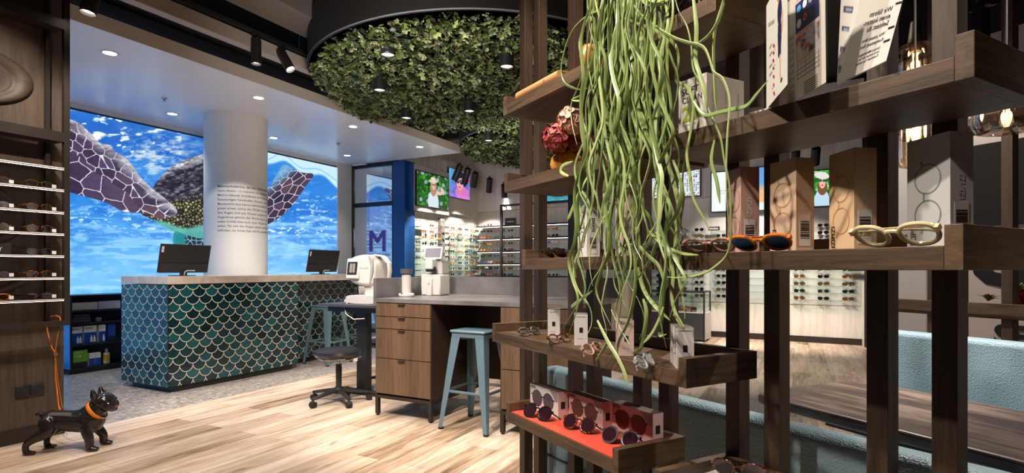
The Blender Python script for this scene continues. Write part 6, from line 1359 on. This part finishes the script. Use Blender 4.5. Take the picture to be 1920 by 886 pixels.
o = MB(); o.lathe([(.022, 0), (.028, .01), (.030, .06), (.02, .09), (.012, .10), (.012, .125), (.015, .127), (.010, .127), (.008, .1)], 30); o.build('body', simple('orange_glaze', srgb(226, 96, 30), .3), r)
gx = onf(1102, -.12); r = thing('gold_head_figure', 'small gold head figurine beside the hanging plant on the top left shelf', 'figurine', (*KF(gx, -.12), T0z), R(215))
M_goldp = simple('antique_gold_paint', srgb(196, 136, 74), .35, .35)
o = MB(); o.ell((0, 0, .10), (.030, .024, .040), 20, 14); o.ell((.026, 0, .098), (.012, .006, .012), 12, 8); o.ell((.022, 0, .078), (.010, .010, .006), 12, 8); o.ell((.016, 0, .064), (.014, .013, .011), 12, 8); o.tube([(0, 0, 0), (0, 0, .03), (0, 0, .07)], [.028, .014, .014], 16); o.ell((-.008, 0, .125), (.03, .026, .022), 16, 10)
b = o.build('bust', M_goldp, r); rm = b.modifiers.new('remesh', 'REMESH'); rm.mode = 'VOXEL'; rm.voxel_size = .0025; rm.use_smooth_shade = True

# ================================================================== HANGING PLANT
PX = onf(1222, -.135); pl = thing('hanging_plant', 'trailing ribbon-leaved green plant hanging in front of the oak rack from a wire basket', 'plant', (.864, 1.08, 0), K_ANG)
o = MB(); o.lathe([(.085, T0z), (.10, T0z+.04), (.105, T0z+.13), (.10, T0z+.13), (.09, T0z+.05)], 30, (PX, -.135, 0)); o.build('pot', simple('dark_pot', (.03, .022, .016), .7), pl)
o = MB()
for k in range(30):
    for sgn in (-1, 1): o.tube([(PX+(.106+.004*0)*math.cos(2*PI*k/30+sgn*j*.12), -.135+.106*math.sin(2*PI*k/30+sgn*j*.12), T0z+.002+.018*j) for j in range(9)], .0009, 4)
o.tube([(PX+.108*math.cos(a), -.135+.108*math.sin(a), T0z+.148) for a in np.linspace(0, 2*PI, 30, endpoint=False)], .003, 6, closed=True); o.build('wire_basket', simple('rusty_wire', (.12, .075, .04), .5, .5), pl)
o = MB(); g = random.Random(12); greens = [srgb(132, 152, 80), srgb(156, 174, 104), srgb(98, 122, 58), srgb(180, 194, 130), srgb(140, 162, 88)]
def strand(pts_uv, y0=-.30, w=.0046, cl=None, root=True):
    """pts_uv: columns/rows of the ribbon; hung in the plane y0 in front of the shelves"""
    P = []; n = len(pts_uv)
    for i, q in enumerate(pts_uv):
        u, v = q[0], q[1]; y = q[2] if len(q) > 2 else y0; x = onf(u, y); P.append((x, y, zf(x, y, v)))
    P = smooth_open(P, 5); m = len(P); o.col = cl or g.choice(greens); tw = g.uniform(0, PI)
    rr = [min(1, .55+i/m*2)*(1 if i < m*.8 else max(.06, (m-1-i)/(m*.2))**.7) for i in range(m)]
    o.tube(P, rr, 6, flat=(w*.45, w, (math.cos(tw), math.sin(tw), .1)))
def wavy(u0, u1, v1, y0, w):
    n = max(7, int(v1/32)); ph = g.uniform(0, 6.3); ph2 = g.uniform(0, 6.3); fr = g.uniform(.030, .050); am = g.uniform(5, 15); pts = []
    for i in range(n+1):
        t = i/n; u = u0+(u1-u0)*t**1.2+am*math.sin(ph+t*v1*fr)*(.45+.55*t)+am*.7*math.sin(ph2+t*v1*fr*.45)+g.uniform(-2, 2); pts.append((u, -25+(v1+25)*t, y0-.02*math.sin(ph+t*5)))
    strand(pts, y0, w)
for k in range(48):
    c = g.gauss(1160, 42); c = min(1250, max(1085, c)); spread = (c-1160)*.15
    v1 = g.uniform(430, 655) if g.random() < .72 else g.uniform(260, 450)
    wavy(c*.8+1168*.2, c+spread+g.gauss(0, 13), v1, g.uniform(-.40, -.285), g.uniform(.0040, .0062))
for k in range(7):
    c = g.uniform(1225, 1262); wavy(c, c+g.uniform(-12, 12), g.uniform(330, 560), g.uniform(-.36, -.30), .0042)
for pts in ([(1140, -20), (1128, 15), (1100, 30), (1075, 55), (1060, 90), (1052, 130), (1058, 155), (1078, 166), (1095, 168)], [(1100, 165), (1086, 180), (1074, 186), (1090, 190)],
            [(1066, 330), (1052, 322), (1056, 310), (1075, 302)], [(1095, 345), (1082, 370), (1070, 400), (1064, 412)],
            [(1175, -20), (1195, 20), (1230, 50), (1262, 70), (1290, 80), (1318, 88), (1330, 110), (1338, 135), (1356, 150), (1368, 190), (1364, 250), (1362, 300), (1362, 360), (1366, 420)],
            [(1170, 30), (1190, 42), (1225, 55), (1262, 80), (1272, 110), (1268, 150), (1290, 165), (1300, 200), (1296, 240), (1288, 290), (1294, 330), (1300, 372), (1320, 410), (1336, 440)],
            [(1262, -20), (1272, 20), (1288, 50), (1296, 85), (1300, 130), (1318, 165), (1326, 200), (1344, 240), (1352, 262), (1358, 300), (1368, 350), (1370, 410), (1366, 470), (1340, 500), (1310, 515), (1270, 520), (1248, 518)],
            [(1298, -20), (1304, 30), (1306, 60), (1304, 110), (1312, 140), (1322, 175), (1324, 205)], [(1362, -20), (1354, 10), (1340, 60), (1338, 110), (1340, 150), (1342, 190), (1346, 216)],
            [(1358, 5), (1346, 40), (1330, 65), (1310, 80), (1290, 84)],
            [(1340, 262), (1334, 300), (1344, 340), (1350, 382)], [(1300, 190), (1320, 215), (1350, 210), (1372, 205), (1400, 198), (1420, 175), (1440, 150)],
            [(1290, 262), (1280, 330), (1282, 372), (1276, 420), (1284, 440), (1262, 470), (1250, 500), (1252, 530), (1240, 560), (1246, 585)],
            [(1262, 300), (1278, 350), (1270, 395), (1250, 430), (1230, 460), (1218, 490), (1190, 530)], [(1230, 430), (1250, 470), (1262, 510), (1260, 560), (1272, 600), (1280, 612)],
            [(1250, 500), (1245, 540), (1240, 600), (1238, 628), (1250, 626)], [(1244, 575), (1235, 600), (1222, 625), (1206, 643)], [(1196, 500), (1206, 540), (1225, 570), (1256, 600)],
            [(1214, 430), (1245, 460), (1280, 475), (1310, 478)], [(1186, 450), (1216, 480), (1236, 500), (1248, 540)],
            [(1262, 590), (1272, 596), (1280, 610), (1284, 616)], [(1120, 600), (1140, 640), (1158, 670), (1172, 700), (1177, 722)], [(1146, 580), (1160, 610), (1186, 655)], [(1186, 440), (1192, 520), (1182, 590), (1160, 640), (1158, 664)], [(1140, 640), (1128, 660), (1117, 677)],
            [(1080, 520), (1074, 470), (1090, 420), (1100, 380)], [(1110, 545), (1072, 575), (1088, 560)], [(1206, 560), (1212, 590), (1202, 650), (1186, 662)]):
    strand(pts, g.uniform(-.36, -.285), g.uniform(.0042, .0060))
    # bright ribbons looping at the top
strand([(1195, -15), (1210, 5), (1235, 8), (1258, -4)], -.33, .005); strand([(1200, -25), (1215, -2), (1240, 2), (1262, -16)], -.34, .005)
for k in range(16): a = 2*PI*k/16; o.col = g.choice(greens); o.tube(smooth_open([(PX, -.135, T0z+.1), (PX+.06*math.cos(a), -.135+.06*math.sin(a), T0z+.22), (PX+.14*math.cos(a), -.135+.14*math.sin(a)*.9, T0z+.20), (PX+.17*math.cos(a), -.135+.15*math.sin(a), T0z+.09)], 4), 1, 6, flat=(.002, .0045, (0, 0, 1)))
t = NT('ribbon_leaf'); _a = t.node('ShaderNodeAttribute'); _a.attribute_name = 'Col'; n = t.noise(t.coord((60, 60, 6)), 1.5, 3); M_ribbon = t.fin(t.mix(t.math('MULTIPLY', n, .4), _a.outputs[0], srgb(184, 204, 140)), .34)
f_ = o.build('foliage', M_ribbon, pl, colattr=True); f_['kind'] = 'stuff'
# small trailing plant at the top behind the cards
p2 = KF(-.16, -.08); pp = thing('trailing_plant', 'green trailing plant above the upright cards at the top edge', 'plant', (*p2, 1.905), K_ANG)
o = MB(); g = random.Random(4)
for k in range(26):
    a = g.uniform(0, 2*PI); L = g.uniform(.12, .24); o.col = g.choice(greens); ca, sa = math.cos(a), math.sin(a)
    o.tube(smooth_open([(0, 0, .10), (ca*L*.5, sa*L*.3, .15), (ca*L, sa*L*.45, .06), (ca*L*1.1, sa*L*.5, -.02-.06*g.random())], 5), [1]*12+[.9, .7, .4, .1], 6, flat=(.0018, .0045, (0, 0, 1)))
o.build('foliage', M_ribbon, pp, colattr=True)['kind'] = 'stuff'
o = MB(); o.lathe([(0, -.10), (.05, -.10), (.06, .05), (.07, .1), (.06, .1), (.05, .0)], 24); o.build('pot', M_black, pp)
